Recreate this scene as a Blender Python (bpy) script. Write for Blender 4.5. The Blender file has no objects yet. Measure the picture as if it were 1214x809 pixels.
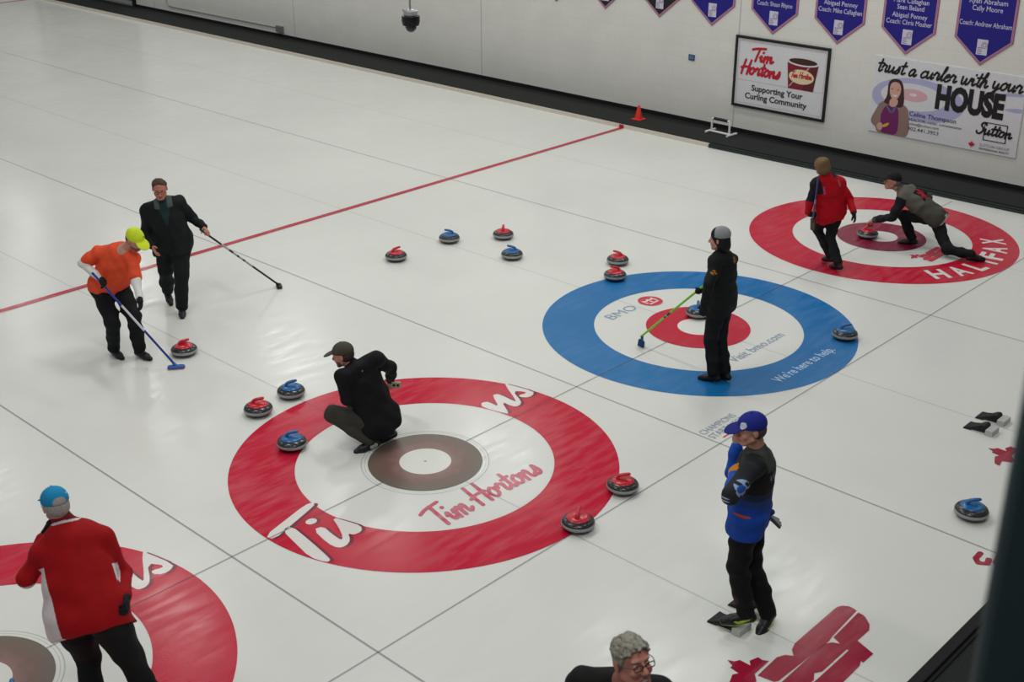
import bpy, math, random
import numpy as np
from mathutils import Vector, Matrix
random.seed(7)
SC = bpy.context.scene
COL = SC.collection
PI = math.pi
P = 4.3857                      # distance between the centre lines of neighbouring sheets
XW = 12.15                      # block wall plane
XV = Vector

def lin(c):
    if isinstance(c, str):
        c = [int(c[i:i+2], 16) for i in (0, 2, 4)]
    o = []
    for v in c[:3]:
        v /= 255.0
        o.append(v/12.92 if v <= .04045 else ((v+.055)/1.055)**2.4)
    return (o[0], o[1], o[2], 1.0)

# ------------------------------------------------------------------ materials
MATS = {}
def mat(name, color, rough=.6, metal=0., spec=.4, noise=0., nscale=20., bump=0., bscale=80.):
    if name in MATS: return MATS[name]
    m = bpy.data.materials.new(name); m.use_nodes = True
    nt = m.node_tree; b = nt.nodes['Principled BSDF']
    c = lin(color)
    b.inputs['Base Color'].default_value = c
    b.inputs['Roughness'].default_value = rough
    b.inputs['Metallic'].default_value = metal
    b.inputs['Specular IOR Level'].default_value = spec
    tc = nt.nodes.new('ShaderNodeTexCoord')
    if noise:
        n = nt.nodes.new('ShaderNodeTexNoise'); n.inputs['Scale'].default_value = nscale
        n.inputs['Detail'].default_value = 5
        nt.links.new(tc.outputs['Object'], n.inputs['Vector'])
        r = nt.nodes.new('ShaderNodeValToRGB')
        r.color_ramp.elements[0].position = .3; r.color_ramp.elements[1].position = .7
        r.color_ramp.elements[0].color = tuple(max(0, x*(1-noise)) for x in c[:3])+(1,)
        r.color_ramp.elements[1].color = tuple(min(1, x*(1+noise)) for x in c[:3])+(1,)
        nt.links.new(n.outputs['Fac'], r.inputs['Fac']); nt.links.new(r.outputs['Color'], b.inputs['Base Color'])
    if bump:
        n = nt.nodes.new('ShaderNodeTexNoise'); n.inputs['Scale'].default_value = bscale
        nt.links.new(tc.outputs['Object'], n.inputs['Vector'])
        bp = nt.nodes.new('ShaderNodeBump'); bp.inputs['Strength'].default_value = bump; bp.inputs['Distance'].default_value = .01
        nt.links.new(n.outputs['Fac'], bp.inputs['Height']); nt.links.new(bp.outputs['Normal'], b.inputs['Normal'])
    MATS[name] = m
    return m

def attr_mat(name, rough=.8, spec=.25, bump=.15, bscale=120., nscale=14., lo=.92, hi=1.06):
    m = bpy.data.materials.new(name); m.use_nodes = True
    nt = m.node_tree; b = nt.nodes['Principled BSDF']
    a = nt.nodes.new('ShaderNodeAttribute'); a.attribute_name = 'Col'
    tc = nt.nodes.new('ShaderNodeTexCoord')
    n = nt.nodes.new('ShaderNodeTexNoise'); n.inputs['Scale'].default_value = nscale; n.inputs['Detail'].default_value = 4
    nt.links.new(tc.outputs['Object'], n.inputs['Vector'])
    mr = nt.nodes.new('ShaderNodeMapRange'); mr.inputs['From Min'].default_value = .3; mr.inputs['From Max'].default_value = .7
    mr.inputs['To Min'].default_value = lo; mr.inputs['To Max'].default_value = hi
    nt.links.new(n.outputs['Fac'], mr.inputs['Value'])
    mx = nt.nodes.new('ShaderNodeMix'); mx.data_type = 'RGBA'; mx.blend_type = 'MULTIPLY'; mx.inputs['Factor'].default_value = 1
    nt.links.new(a.outputs['Color'], mx.inputs[6]); nt.links.new(mr.outputs['Result'], mx.inputs[7])
    nt.links.new(mx.outputs[2], b.inputs['Base Color'])
    b.inputs['Roughness'].default_value = rough; b.inputs['Specular IOR Level'].default_value = spec
    n2 = nt.nodes.new('ShaderNodeTexNoise'); n2.inputs['Scale'].default_value = bscale
    nt.links.new(tc.outputs['Object'], n2.inputs['Vector'])
    bp = nt.nodes.new('ShaderNodeBump'); bp.inputs['Strength'].default_value = bump; bp.inputs['Distance'].default_value = .005
    nt.links.new(n2.outputs['Fac'], bp.inputs['Height']); nt.links.new(bp.outputs['Normal'], b.inputs['Normal'])
    return m
M_CLOTH = attr_mat('woven cloth')
M_SKIN = attr_mat('skin', .55, .35, .04, 200)
M_HAIR = attr_mat('hair', .6, .3, .6, 160, 120., .72, 1.22)
M_SHOE = attr_mat('shoe leather', .45, .4, .08, 90)

# ------------------------------------------------------------------ object helpers
def link(name, me, m=None, parent=None):
    o = bpy.data.objects.new(name, me); COL.objects.link(o)
    if m is not None and me is not None and len(me.materials) == 0: me.materials.append(m)
    if parent is not None: o.parent = parent
    return o
def tag(o, label, cat, group=None):
    o['label'] = label; o['category'] = cat
    if group: o['group'] = group
    return o
def thing(name, label, cat, loc=(0,0,0), rz=0., group=None):
    o = bpy.data.objects.new(name, None); COL.objects.link(o)
    o.empty_display_size = .1
    o.location = loc; o.rotation_euler = (0,0,rz)
    return tag(o, label, cat, group)
def struct(o):
    o['kind'] = 'structure'; return o
def smooth(me, on=True):
    me.polygons.foreach_set('use_smooth', [on]*len(me.polygons))

class MB:
    """collects shapes into one mesh"""
    def __init__(s): s.v = []; s.f = []; s.m = []
    def add(s, vs, fs, mi=0):
        b = len(s.v); s.v += [tuple(v) for v in vs]
        s.f += [tuple(i+b for i in f) for f in fs]; s.m += [mi]*len(fs)
    def box(s, c, d, R=None, mi=0, taper=1.):
        x, y, z = d[0]/2, d[1]/2, d[2]/2
        vs = [(-x,-y,-z),(x,-y,-z),(x,y,-z),(-x,y,-z),(-x*taper,-y*taper,z),(x*taper,-y*taper,z),(x*taper,y*taper,z),(-x*taper,y*taper,z)]
        vs = [(R @ XV(v) if R else XV(v)) + XV(c) for v in vs]
        s.add(vs, [(0,3,2,1),(4,5,6,7),(0,1,5,4),(1,2,6,5),(2,3,7,6),(3,0,4,7)], mi)
    def lathe(s, prof, n=40, c=(0,0,0), mi=0, cap=True, mis=None):
        vs = []; fs = []; ms = []
        for (r, z) in prof:
            for i in range(n):
                a = 2*PI*i/n; vs.append((c[0]+r*math.cos(a), c[1]+r*math.sin(a), c[2]+z))
        for k in range(len(prof)-1):
            for i in range(n):
                j = (i+1) % n
                fs.append((k*n+i, k*n+j, (k+1)*n+j, (k+1)*n+i)); ms.append(mis[k] if mis else mi)
        if cap:
            fs.append(tuple(range(n-1,-1,-1))); ms.append(mis[0] if mis else mi)
            fs.append(tuple((len(prof)-1)*n+i for i in range(n))); ms.append(mis[-1] if mis else mi)
        b = len(s.v); s.v += vs; s.f += [tuple(i+b for i in f) for f in fs]; s.m += ms
    def tube(s, pts, r, n=12, mi=0, mis=None, cap=True, flat=1.):
        pts = [XV(p) for p in pts]; k = len(pts)
        rs = r if isinstance(r, (list, tuple)) else [r]*k
        vs = []; fs = []; ms = []; up = None
        for i in range(k):
            t = (pts[min(i+1,k-1)]-pts[max(i-1,0)]).normalized()
            if up is None:
                up = XV((0,0,1)) if abs(t.z) < .9 else XV((1,0,0))
            a = (up - t*up.dot(t)).normalized(); b = t.cross(a); up = a
            for q in range(n):
                th = 2*PI*q/n
                vs.append(pts[i] + a*math.cos(th)*rs[i]*flat + b*math.sin(th)*rs[i])
        for i in range(k-1):
            for q in range(n):
                w = (q+1) % n
                fs.append((i*n+q, i*n+w, (i+1)*n+w, (i+1)*n+q)); ms.append(mis[i] if mis else mi)
        if cap:
            fs.append(tuple(range(n-1,-1,-1))); ms.append(mis[0] if mis else mi)
            fs.append(tuple((k-1)*n+q for q in range(n))); ms.append(mis[-1] if mis else mi)
        b0 = len(s.v); s.v += [tuple(v) for v in vs]; s.f += [tuple(i+b0 for i in f) for f in fs]; s.m += ms
    def build(s, name, m, parent=None, sm=False, bevel=0.):
        me = bpy.data.meshes.new(name); me.from_pydata(s.v, [], s.f)
        for x in (m if isinstance(m, (list, tuple)) else [m]): me.materials.append(x)
        me.polygons.foreach_set('material_index', s.m)
        if sm:
            smooth(me)
        me.update()
        o = link(name, me, None, parent)
        if bevel:
            bv = o.modifiers.new('b', 'BEVEL'); bv.width = bevel; bv.segments = 3; bv.limit_method = 'ANGLE'
        if sm:
            try: me.set_sharp_from_angle(angle=math.radians(40))
            except Exception: pass
        return o

# ------------------------------------------------------------------ flat shapes (paint, lettering)
class Flat:
    """2D shapes, mapped onto a plane in space"""
    def __init__(s): s.v = []; s.f = []; s.st = []
    def poly(s, pts):
        b = len(s.v); s.v += [tuple(p[:2]) for p in pts]; s.f.append(tuple(range(b, b+len(pts))))
        return s
    def disc(s, c, r, n=64, ry=None, rot=0.):
        ry = ry or r
        cs, sn = math.cos(rot), math.sin(rot)
        return s.poly([(c[0]+cs*r*math.cos(2*PI*i/n)-sn*ry*math.sin(2*PI*i/n), c[1]+sn*r*math.cos(2*PI*i/n)+cs*ry*math.sin(2*PI*i/n)) for i in range(n)])
    def ring(s, c, r0, r1, n=128):
        b = len(s.v)
        for i in range(n):
            a = 2*PI*i/n
            s.v += [(c[0]+r0*math.cos(a), c[1]+r0*math.sin(a)), (c[0]+r1*math.cos(a), c[1]+r1*math.sin(a))]
        for i in range(n):
            j = (i+1) % n
            s.f.append((b+2*i, b+2*i+1, b+2*j+1, b+2*j))
        return s
    def rect(s, x0, y0, x1, y1): return s.poly([(x0,y0),(x1,y0),(x1,y1),(x0,y1)])
    def frame(s, x0, y0, x1, y1, w):
        s.rect(x0,y0,x1,y0+w); s.rect(x0,y1-w,x1,y1); s.rect(x0,y0+w,x0+w,y1-w); s.rect(x1-w,y0+w,x1,y1-w); return s
    def stroke(s, pts, w):
        """pen line with round ends; all lines of one shape are merged when it is built"""
        s.st.append(([tuple(p) for p in pts], w)); return s
    def ink(s):
        wmin = min(w for _, w in s.st); g = wmin/5.
        seg = [(p[i], p[i+1], w/2) for p, w in s.st for i in range(len(p)-1)]
        xs = [q[0] for p, _ in s.st for q in p]; ys = [q[1] for p, _ in s.st for q in p]
        mg = max(w for _, w in s.st)/2+2*g
        x0, y0 = min(xs)-mg, min(ys)-mg
        nx = int((max(xs)+mg-x0)/g)+2; ny = int((max(ys)+mg-y0)/g)+2
        D = np.full((nx, ny), 9.)
        gx = x0+g*np.arange(nx); gy = y0+g*np.arange(ny)
        for (a, b, r) in seg:
            i0 = max(int((min(a[0],b[0])-r-2*g-x0)/g), 0); i1 = min(int((max(a[0],b[0])+r+2*g-x0)/g)+2, nx)
            j0 = max(int((min(a[1],b[1])-r-2*g-y0)/g), 0); j1 = min(int((max(a[1],b[1])+r+2*g-y0)/g)+2, ny)
            X = gx[i0:i1, None]-a[0]; Y = gy[None, j0:j1]-a[1]
            dx, dy = b[0]-a[0], b[1]-a[1]; L2 = dx*dx+dy*dy+1e-12
            t = np.clip((X*dx+Y*dy)/L2, 0, 1)
            D[i0:i1, j0:j1] = np.minimum(D[i0:i1, j0:j1], np.hypot(X-t*dx, Y-t*dy)-r)
        I = D < 0
        full = I[:-1,:-1] & I[1:,:-1] & I[1:,1:] & I[:-1,1:]
        part = (I[:-1,:-1] | I[1:,:-1] | I[1:,1:] | I[:-1,1:]) & ~full
        for j in range(ny-1):
            row = full[:, j]; i = 0
            if not row.any(): continue
            while i < nx-1:
                if row[i]:
                    k = i
                    while k < nx-1 and row[k]: k += 1
                    s.rect(gx[i], gy[j], gx[i]+(k-i)*g, gy[j]+g); i = k
                else: i += 1
        for i, j in np.argwhere(part):
            cs = [(i,j),(i+1,j),(i+1,j+1),(i,j+1)]; q = []
            for c in range(4):
                a, b = cs[c], cs[(c+1) % 4]; da, db = D[a], D[b]
                if da < 0: q.append((gx[a[0]], gy[a[1]]))
                if (da < 0) != (db < 0):
                    t = da/(da-db); q.append((gx[a[0]]+t*(gx[b[0]]-gx[a[0]]), gy[a[1]]+t*(gy[b[1]]-gy[a[1]])))
            if len(q) > 2: s.poly(q)
        s.st = []
    def build(s, name, m, mp, parent=None):
        if s.st: s.ink()
        me = bpy.data.meshes.new(name)
        me.from_pydata([tuple(mp(x, y)) for x, y in s.v], [], s.f)
        me.update()
        return link(name, me, m, parent)

def chaikin(pts, n=2, closed=True):
    for _ in range(n):
        o = []; k = len(pts)
        if not closed: o.append(pts[0])
        for i in range(k if closed else k-1):
            a, b = pts[i], pts[(i+1) % k]
            o.append((a[0]*.75+b[0]*.25, a[1]*.75+b[1]*.25)); o.append((a[0]*.25+b[0]*.75, a[1]*.25+b[1]*.75))
        if not closed: o.append(pts[-1])
        pts = o
    return pts

GLYPH = {   # script letters as pen strokes: x-height 1, ascender 2
 'T': ([[(.78,2.0),(.74,1.0),(.72,0)], [(-.25,1.7),(.3,1.92),(.9,1.98),(1.55,2.05)]], 1.2),
 'H': ([[(.25,2.0),(.2,1),(.2,0)], [(1.15,2.0),(1.1,1),(1.1,0)], [(-.1,.85),(.5,1.05),(1.3,1.0)]], 1.4),
 'S': ([[(1.0,1.65),(.8,2.0),(.35,1.95),(.22,1.5),(.75,1.05),(.88,.5),(.5,.02),(.08,.12),(-.05,.45)]], 1.1),
 'a': ([[(.66,.85),(.38,1),(.06,.6),(.1,.12),(.36,0),(.64,.4),(.7,1),(.68,.2),(.85,0),(1.05,.3)]], .98),
 'c': ([[(.66,.8),(.42,1),(.08,.65),(.1,.18),(.4,0),(.75,.3)]], .75),
 'e': ([[(.05,.45),(.5,.6),(.52,.95),(.25,.97),(.04,.5),(.18,.05),(.45,0),(.78,.35)]], .74),
 'h': ([[(0,.4),(.36,1.5),(.32,1.97),(.15,1.7),(.12,0)], [(.12,.5),(.45,1),(.6,.8),(.58,.2),(.75,0),(.97,.3)]], .92),
 'i': ([[(0,.6),(.2,1),(.2,.25),(.36,0),(.65,.35)], [(.24,1.4),(.27,1.46)]], .6),
 'l': ([[(0,.4),(.4,1.4),(.35,1.95),(.2,1.7),(.18,.3),(.35,0),(.62,.3)]], .56),
 'm': ([[(0,.6),(.15,1),(.15,0)], [(.15,.5),(.45,1),(.6,.8),(.6,0)], [(.6,.5),(.9,1),(1.05,.8),(1.03,.2),(1.2,0),(1.45,.3)]], 1.4),
 'n': ([[(0,.6),(.15,1),(.15,0)], [(.15,.5),(.5,1),(.65,.8),(.62,.2),(.8,0),(1.05,.3)]], 1.0),
 'o': ([[(.45,1),(.1,.78),(.05,.32),(.36,0),(.7,.25),(.72,.72),(.45,1),(.62,.82),(1.0,.85)]], .92),
 'r': ([[(0,.6),(.2,1.1),(.34,.88),(.62,.9),(.5,.3),(.66,0),(.92,.3)]], .85),
 's': ([[(0,.1),(.35,.6),(.42,1.1),(.55,.7),(.6,.25),(.35,0),(.03,.1)]], .72),
 't': ([[(.28,1.65),(.24,.3),(.4,0),(.72,.3)], [(-.05,1.1),(.62,1.18)]], .62),
 'u': ([[(0,.9),(.06,1),(.1,.25),(.3,0),(.6,.4),(.66,1),(.66,.25),(.8,0),(1,.3)]], .96),
 'w': ([[(0,1),(.1,.2),(.3,0),(.5,.3),(.55,1),(.58,.2),(.8,0),(1.05,.4),(1.05,1),(1.3,.85)]], 1.25),
 'y': ([[(0,1),(.05,.35),(.25,.1),(.5,.3),(.64,1),(.56,-.5),(.3,-.95),(.1,-.7),(.5,-.1),(.97,.3)]], .96),
 ' ': ([], .6)}
def script(txt, width, xh, pen, slant=.3):
    """hand lettering as strokes scaled to a given width; returns list of strokes and pen width"""
    x = 0; strokes = []
    for c in txt:
        st, adv = GLYPH[c]
        for s in st:
            strokes.append([(x+p[0]+p[1]*slant, p[1]) for p in s])
        x += adv
    x0 = min(p[0] for s in strokes for p in s); x1 = max(p[0] for s in strokes for p in s)
    k = width/(x1-x0)
    return [chaikin([((p[0]-x0)*k, p[1]*xh) for p in s], 2, False) for s in strokes], pen
def script_flat(fl, txt, x, y, width, xh, pen, slant=.3):
    st, w = script(txt, width, xh, pen, slant)
    for s in st: fl.stroke([(x+a, y+b) for a, b in s], w)
    return fl

def font2d(txt, bold=0., shear=0.):
    cu = bpy.data.curves.new('t', 'FONT'); cu.body = txt; cu.size = 1; cu.offset = bold; cu.shear = shear; cu.resolution_u = 3
    ob = bpy.data.objects.new('t', cu); COL.objects.link(ob)
    bpy.context.view_layer.update()
    dg = bpy.context.evaluated_depsgraph_get()
    me = ob.evaluated_get(dg).to_mesh()
    vs = [(v.co.x, v.co.y) for v in me.vertices]; fs = [tuple(p.vertices) for p in me.polygons]
    ob.evaluated_get(dg).to_mesh_clear()
    bpy.data.objects.remove(ob); bpy.data.curves.remove(cu)
    return vs, fs
def text_flat(fl, txt, x, y, width, height=None, bold=0., shear=0., tr=None):
    """upright lettering: baseline start (x, y), total width, optional cap height"""
    vs, fs = font2d(txt, bold, shear)
    x0 = min(v[0] for v in vs); x1 = max(v[0] for v in vs)
    k = width/(x1-x0); ky = k if height is None else height/.72
    b = len(fl.v)
    for a, c in vs:
        p = ((a-x0)*k, c*ky)
        p = tr(*p) if tr else (x+p[0], y+p[1])
        fl.v.append(p)
    fl.f += [tuple(i+b for i in f) for f in fs]
    return fl
def leaf_pts(c, s, rot=0.):
    h = [(0,1),(.17,.66),(.36,.76),(.28,.28),(.5,.5),(.57,.38),(.86,.42),(.76,.16),(.9,.04),(.42,-.34),(.48,-.5),(.06,-.42),(.08,-.95)]
    pts = h + [(-a, b) for a, b in reversed(h[1:])]
    cs, sn = math.cos(rot), math.sin(rot)
    return [(c[0]+s*(a*cs-b*sn), c[1]+s*(a*sn+b*cs)) for a, b in pts]

# ================================================================== THE RINK
def ice_material(name, base, frost=0., dark=None, rough=.2, spec=.38):
    m = bpy.data.materials.new(name); m.use_nodes = True
    nt = m.node_tree; b = nt.nodes['Principled BSDF']; L = nt.links.new
    geo = nt.nodes.new('ShaderNodeNewGeometry')
    n1 = nt.nodes.new('ShaderNodeTexNoise'); n1.inputs['Scale'].default_value = .55; n1.inputs['Detail'].default_value = 4
    L(geo.outputs['Position'], n1.inputs['Vector'])
    mp = nt.nodes.new('ShaderNodeMapping'); mp.inputs['Rotation'].default_value = (0,0,.9); mp.inputs['Scale'].default_value = (1.5, 7, 1)
    L(geo.outputs['Position'], mp.inputs['Vector'])
    n2 = nt.nodes.new('ShaderNodeTexNoise'); n2.inputs['Scale'].default_value = 1.6; n2.inputs['Detail'].default_value = 6
    L(mp.outputs['Vector'], n2.inputs['Vector'])
    n3 = nt.nodes.new('ShaderNodeTexNoise'); n3.inputs['Scale'].default_value = 60; n3.inputs['Detail'].default_value = 2
    L(geo.outputs['Position'], n3.inputs['Vector'])
    c = lin(base)
    r1 = nt.nodes.new('ShaderNodeValToRGB')
    r1.color_ramp.elements[0].position = .3; r1.color_ramp.elements[1].position = .7
    d = lin(dark) if dark else tuple(x*.94 for x in c[:3])+(1,)
    r1.color_ramp.elements[0].color = d; r1.color_ramp.elements[1].color = c
    L(n1.outputs['Fac'], r1.inputs['Fac'])
    col = r1.outputs['Color']
    if frost:
        mul = nt.nodes.new('ShaderNodeMath'); mul.operation = 'MULTIPLY'
        L(n1.outputs['Fac'], mul.inputs[0]); L(n2.outputs['Fac'], mul.inputs[1])
        mr = nt.nodes.new('ShaderNodeMapRange'); mr.inputs['From Min'].default_value = .22; mr.inputs['From Max'].default_value = .42
        mr.inputs['To Min'].default_value = 0; mr.inputs['To Max'].default_value = frost
        L(mul.outputs[0], mr.inputs['Value'])
        mx = nt.nodes.new('ShaderNodeMix'); mx.data_type = 'RGBA'
        L(mr.outputs['Result'], mx.inputs['Factor']); L(col, mx.inputs[6]); mx.inputs[7].default_value = lin('d8d4d2')
        col = mx.outputs[2]
    L(col, b.inputs['Base Color'])
    rr = nt.nodes.new('ShaderNodeMapRange'); rr.inputs['From Min'].default_value = .35; rr.inputs['From Max'].default_value = .65
    rr.inputs['To Min'].default_value = rough*.75; rr.inputs['To Max'].default_value = rough*1.35
    L(n2.outputs['Fac'], rr.inputs['Value']); L(rr.outputs['Result'], b.inputs['Roughness'])
    b.inputs['IOR'].default_value = 1.31; b.inputs['Specular IOR Level'].default_value = spec
    bp = nt.nodes.new('ShaderNodeBump'); bp.inputs['Strength'].default_value = .12; bp.inputs['Distance'].default_value = .004
    L(n3.outputs['Fac'], bp.inputs['Height']); L(bp.outputs['Normal'], b.inputs['Normal'])
    return m
M_ICE = ice_material('pebbled ice', 'dfdfda')
M_RED = ice_material('red ice paint', 'c41a38', .07, 'bc1633')
M_CRIM = ice_material('crimson ice paint', 'a01c3a', .12, '941834')
M_MAROON = ice_material('maroon ice paint', '8e2440', .12, '7c1c38')
M_BLUE = ice_material('blue ice paint', '1c72b0', .05, '186aa6')
M_WHITEP = ice_material('white ice paint', 'e4dedb')
M_BUTTON = ice_material('button white paint', 'e6e6e0')
M_SCRIPT = ice_material('rose lettering paint', 'c84a62', .25, 'b83a54')
M_BMO = ice_material('grey blue lettering paint', '8fa3bd', .1)
M_PALE = ice_material('pale blue lettering paint', 'b4cde8', .1)
M_ROUND = ice_material('roundel red paint', 'cc3a4c', .2)
M_SHADE = ice_material('dark lettering outline paint', '7a2034', .05)
M_HOG = ice_material('hog line paint', 'b8283f', .1)
M_CHAMP = ice_material('grey lettering paint', '9aa6b6', .1)

def thin_mat(name, color, fac):
    m = bpy.data.materials.new(name); m.use_nodes = True
    nt = m.node_tree; b = nt.nodes['Principled BSDF']; out = nt.nodes['Material Output']
    b.inputs['Base Color'].default_value = lin(color); b.inputs['Roughness'].default_value = .4
    t = nt.nodes.new('ShaderNodeBsdfTransparent'); mx = nt.nodes.new('ShaderNodeMixShader')
    mx.inputs[0].default_value = fac
    nt.links.new(t.outputs[0], mx.inputs[1]); nt.links.new(b.outputs[0], mx.inputs[2]); nt.links.new(mx.outputs[0], out.inputs['Surface'])
    return m
M_LINE = thin_mat('grey line yarn', '50525a', .40)
M_LINE2 = thin_mat('faint grey line yarn', '5a5c62', .22)
M_HALO = thin_mat('faint ring mark', '8a8c8a', .28)

def worn_mat():
    """four foot circle of the near houses: faded brown red, darker and greyer to its rim"""
    m = bpy.data.materials.new('worn brown ice paint'); m.use_nodes = True
    nt = m.node_tree; b = nt.nodes['Principled BSDF']; L = nt.links.new
    tc = nt.nodes.new('ShaderNodeTexCoord')
    ln = nt.nodes.new('ShaderNodeVectorMath'); ln.operation = 'LENGTH'; L(tc.outputs['Object'], ln.inputs[0])
    n = nt.nodes.new('ShaderNodeTexNoise'); n.inputs['Scale'].default_value = 9; n.inputs['Detail'].default_value = 6; L(tc.outputs['Object'], n.inputs['Vector'])
    ad = nt.nodes.new('ShaderNodeMath'); ad.operation = 'MULTIPLY_ADD'; L(n.outputs['Fac'], ad.inputs[0]); ad.inputs[1].default_value = .22; L(ln.outputs['Value'], ad.inputs[2])
    r = nt.nodes.new('ShaderNodeValToRGB'); e = r.color_ramp.elements
    e[0].position = .34; e[0].color = lin('8d6a66'); e[1].position = .64; e[1].color = lin('655d50')
    x = e.new(.5); x.color = lin('72564f')
    L(ad.outputs[0], r.inputs['Fac']); L(r.outputs['Color'], b.inputs['Base Color'])
    b.inputs['Roughness'].default_value = .35
    return m
M_WORN = worn_mat()

# ---- floor
YEND = -4.885
bm = MB(); bm.add([(-14,YEND,0),(11.3,YEND,0),(11.3,46,0),(-14,46,0)], [(0,1,2,3)])
floor = struct(bm.build('floor', M_ICE)); floor['label'] = 'white pebbled curling ice sheet with painted houses and lines'
def ice(z):
    return lambda x, y: (x, y, z)
def house(cx, outer, m4, r4, rb, lbl):
    Flat().ring((cx,0), 1.219, 1.829).build('painted_ring', outer, ice(.002), floor)['label'] = lbl
    o = Flat().ring((0,0), rb, r4).build('painted_circle', m4, ice(.0040), floor); o.location = (cx,0,0)
    Flat().disc((cx,0), rb).build('painted_button', M_BUTTON, ice(.0040), floor)
house(-P, M_RED, M_WORN, .54, .245, 'red twelve foot ring')
house(0, M_RED, M_WORN, .54, .245, 'red twelve foot ring')
house(P, M_BLUE, M_RED, .61, .24, 'blue twelve foot ring')
house(2*P, M_RED, M_MAROON, .61, .225, 'red twelve foot ring')
for cx in (-P, 0):
    Flat().ring((cx,0), .597, .607).ring((cx,0), .57, .575).build('ring_mark', M_HALO, ice(.0022), floor)
    Flat().disc((cx,0), .014).build('centre_hole', M_LINE, ice(.0046), floor)
# ---- sheet lines
for k in range(-2, 6):
    x = k*P/2
    if x > 10.9: continue
    odd = k % 2
    w = .018 if odd else .013
    Flat().rect(x-w/2, YEND+.02, x+w/2, 45).build('sheet_divider_line' if odd else 'centre_line', M_LINE if odd else M_LINE2, ice(.0032), floor)
Flat().rect(-12,-.009,10.98,.009).build('tee_line', M_LINE, ice(.0036), floor)
Flat().rect(-12,-1.829-.008,10.98,-1.829+.008).build('back_line', M_LINE, ice(.0036), floor)
for y in (6.45, 6.45+21.95):
    Flat().rect(-12,y-.05,10.99,y+.05).build('hog_line', M_HOG, ice(.0040), floor)
# ---- sponsor lettering in the two near houses
T_BAR = [(-1.2,.195),(-1.2,.15),(-1.278,.118),(-1.54,.035),(-1.80,-.045),(-1.818,.055),(-1.55,.13),(-1.276,.205)]
T_STEM = [(-1.66,0.02),(-1.56,.03),(-1.60,-.28),(-1.652,-.60),(-1.672,-.64),(-1.712,-.634),(-1.757,-.475),(-1.71,-.23)]
I_BODY = [(-1.473,-.165),(-1.38,-.185),(-1.405,-.33),(-1.416,-.472),(-1.373,-.443),(-1.3,-.30),(-1.235,-.125),(-1.185,-.275),(-1.150,-.416),(-1.20,-.49),(-1.286,-.485),(-1.305,-.427),(-1.356,-.52),(-1.439,-.568),(-1.51,-.544),(-1.523,-.42)]
NS = [(1.222,.464),(1.264,.465),(1.301,.426),(1.29,.266),(1.43,.5),(1.473,.507),(1.508,.465),(1.49,.24),(1.515,.24),(1.718,.604),(1.738,.577),(1.801,.259),(1.741,.205),(1.659,.198),(1.605,.267),(1.627,.312),(1.715,.279),(1.73,.323),(1.656,.424),(1.546,.202),(1.487,.150),(1.428,.145),(1.394,.178),(1.4,.345),(1.263,.108),(1.231,.112),(1.168,.395)]
for cx in (-P, 0):
    f1 = Flat(); f2 = Flat()
    for pts, cl in ((T_BAR,1),(T_STEM,1),(I_BODY,1),(NS,1)):
        q = chaikin(pts, cl)
        f1.poly([(cx+a, b) for a, b in q]); f2.poly([(cx+a+.022, b-.026) for a, b in q])
    f1.disc((cx-1.401,-.049), .052, ry=.045); f2.disc((cx-1.381,-.069), .056, ry=.05)
    f2.build('lettering_outline', M_SHADE, ice(.0026), floor)
    f1.build('painted_lettering', M_WHITEP, ice(.0030), floor)
    f = Flat(); script_flat(f, 'Tim Hortons', cx-.68, -.945, 1.31, .165, .04, .25)
    f.build('painted_lettering', M_SCRIPT, ice(.0030), floor)['label'] = 'rose script lettering'
# ---- bank lettering in the blue house
f = Flat(); text_flat(f, 'BMO', P-.52, .862, .50, .155, .0)
f.build('painted_lettering', M_BMO, ice(.003), floor)['label'] = 'grey blue capital lettering'
f = Flat(); f.disc((P+.255,.90), .155); f.build('painted_roundel', M_ROUND, ice(.0028), floor)
f = Flat(); f.rect(P+.17,.825,P+.34,.85)
for a in (.17,.255): f.stroke([(P+a,.87),(P+a,.955),(P+a+.0425,.92),(P+a+.085,.955),(P+a+.085,.87)], .022)
f.build('roundel_mark', M_WHITEP, ice(.0033), floor)
f = Flat(); text_flat(f, 'Visit bmo.com', P-.53, -.885, 1.02, .13, .004)
f.build('painted_lettering', M_BMO, ice(.003), floor)
f = Flat(); text_flat(f, "We're here to help.", P-.63, -1.52, 1.15, .125, .012)
f.build('painted_lettering', M_PALE, ice(.003), floor)['label'] = 'pale lettering on the blue ring'
# ---- HALIFAX round the far ring
f = Flat()
for i, ch in enumerate('HALIFAX'):
    a = math.radians([236.5, 249, 261, 271.5, 281, 292, 305][i])
    w = {'I': .06, 'L': .18}.get(ch, .235)
    R0 = 1.66
    def tr(px, py, a=a, w=w):
        px -= w/2; rad = R0-py
        tx, ty = -math.sin(a), math.cos(a)
        return (2*P+rad*math.cos(a)+px*tx, rad*math.sin(a)+px*ty)
    text_flat(f, ch, 0, 0, w, .31, .03, 0, tr)
f.build('painted_lettering', M_WHITEP, ice(.003), floor)['label'] = 'white capitals round the far red ring'
# ---- small greyed note beside the divider
for t, y in (('CHAMPIONS', -1.62), ('START HERE', -1.735)):
    f = Flat(); text_flat(f, t, 2.235, y, .56, .09); f.build('painted_lettering', M_CHAMP, ice(.003), floor)
f = Flat(); f.rect(2.32,-1.79,2.80,-1.77); f.build('painted_underline', M_ROUND, ice(.003), floor)
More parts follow.
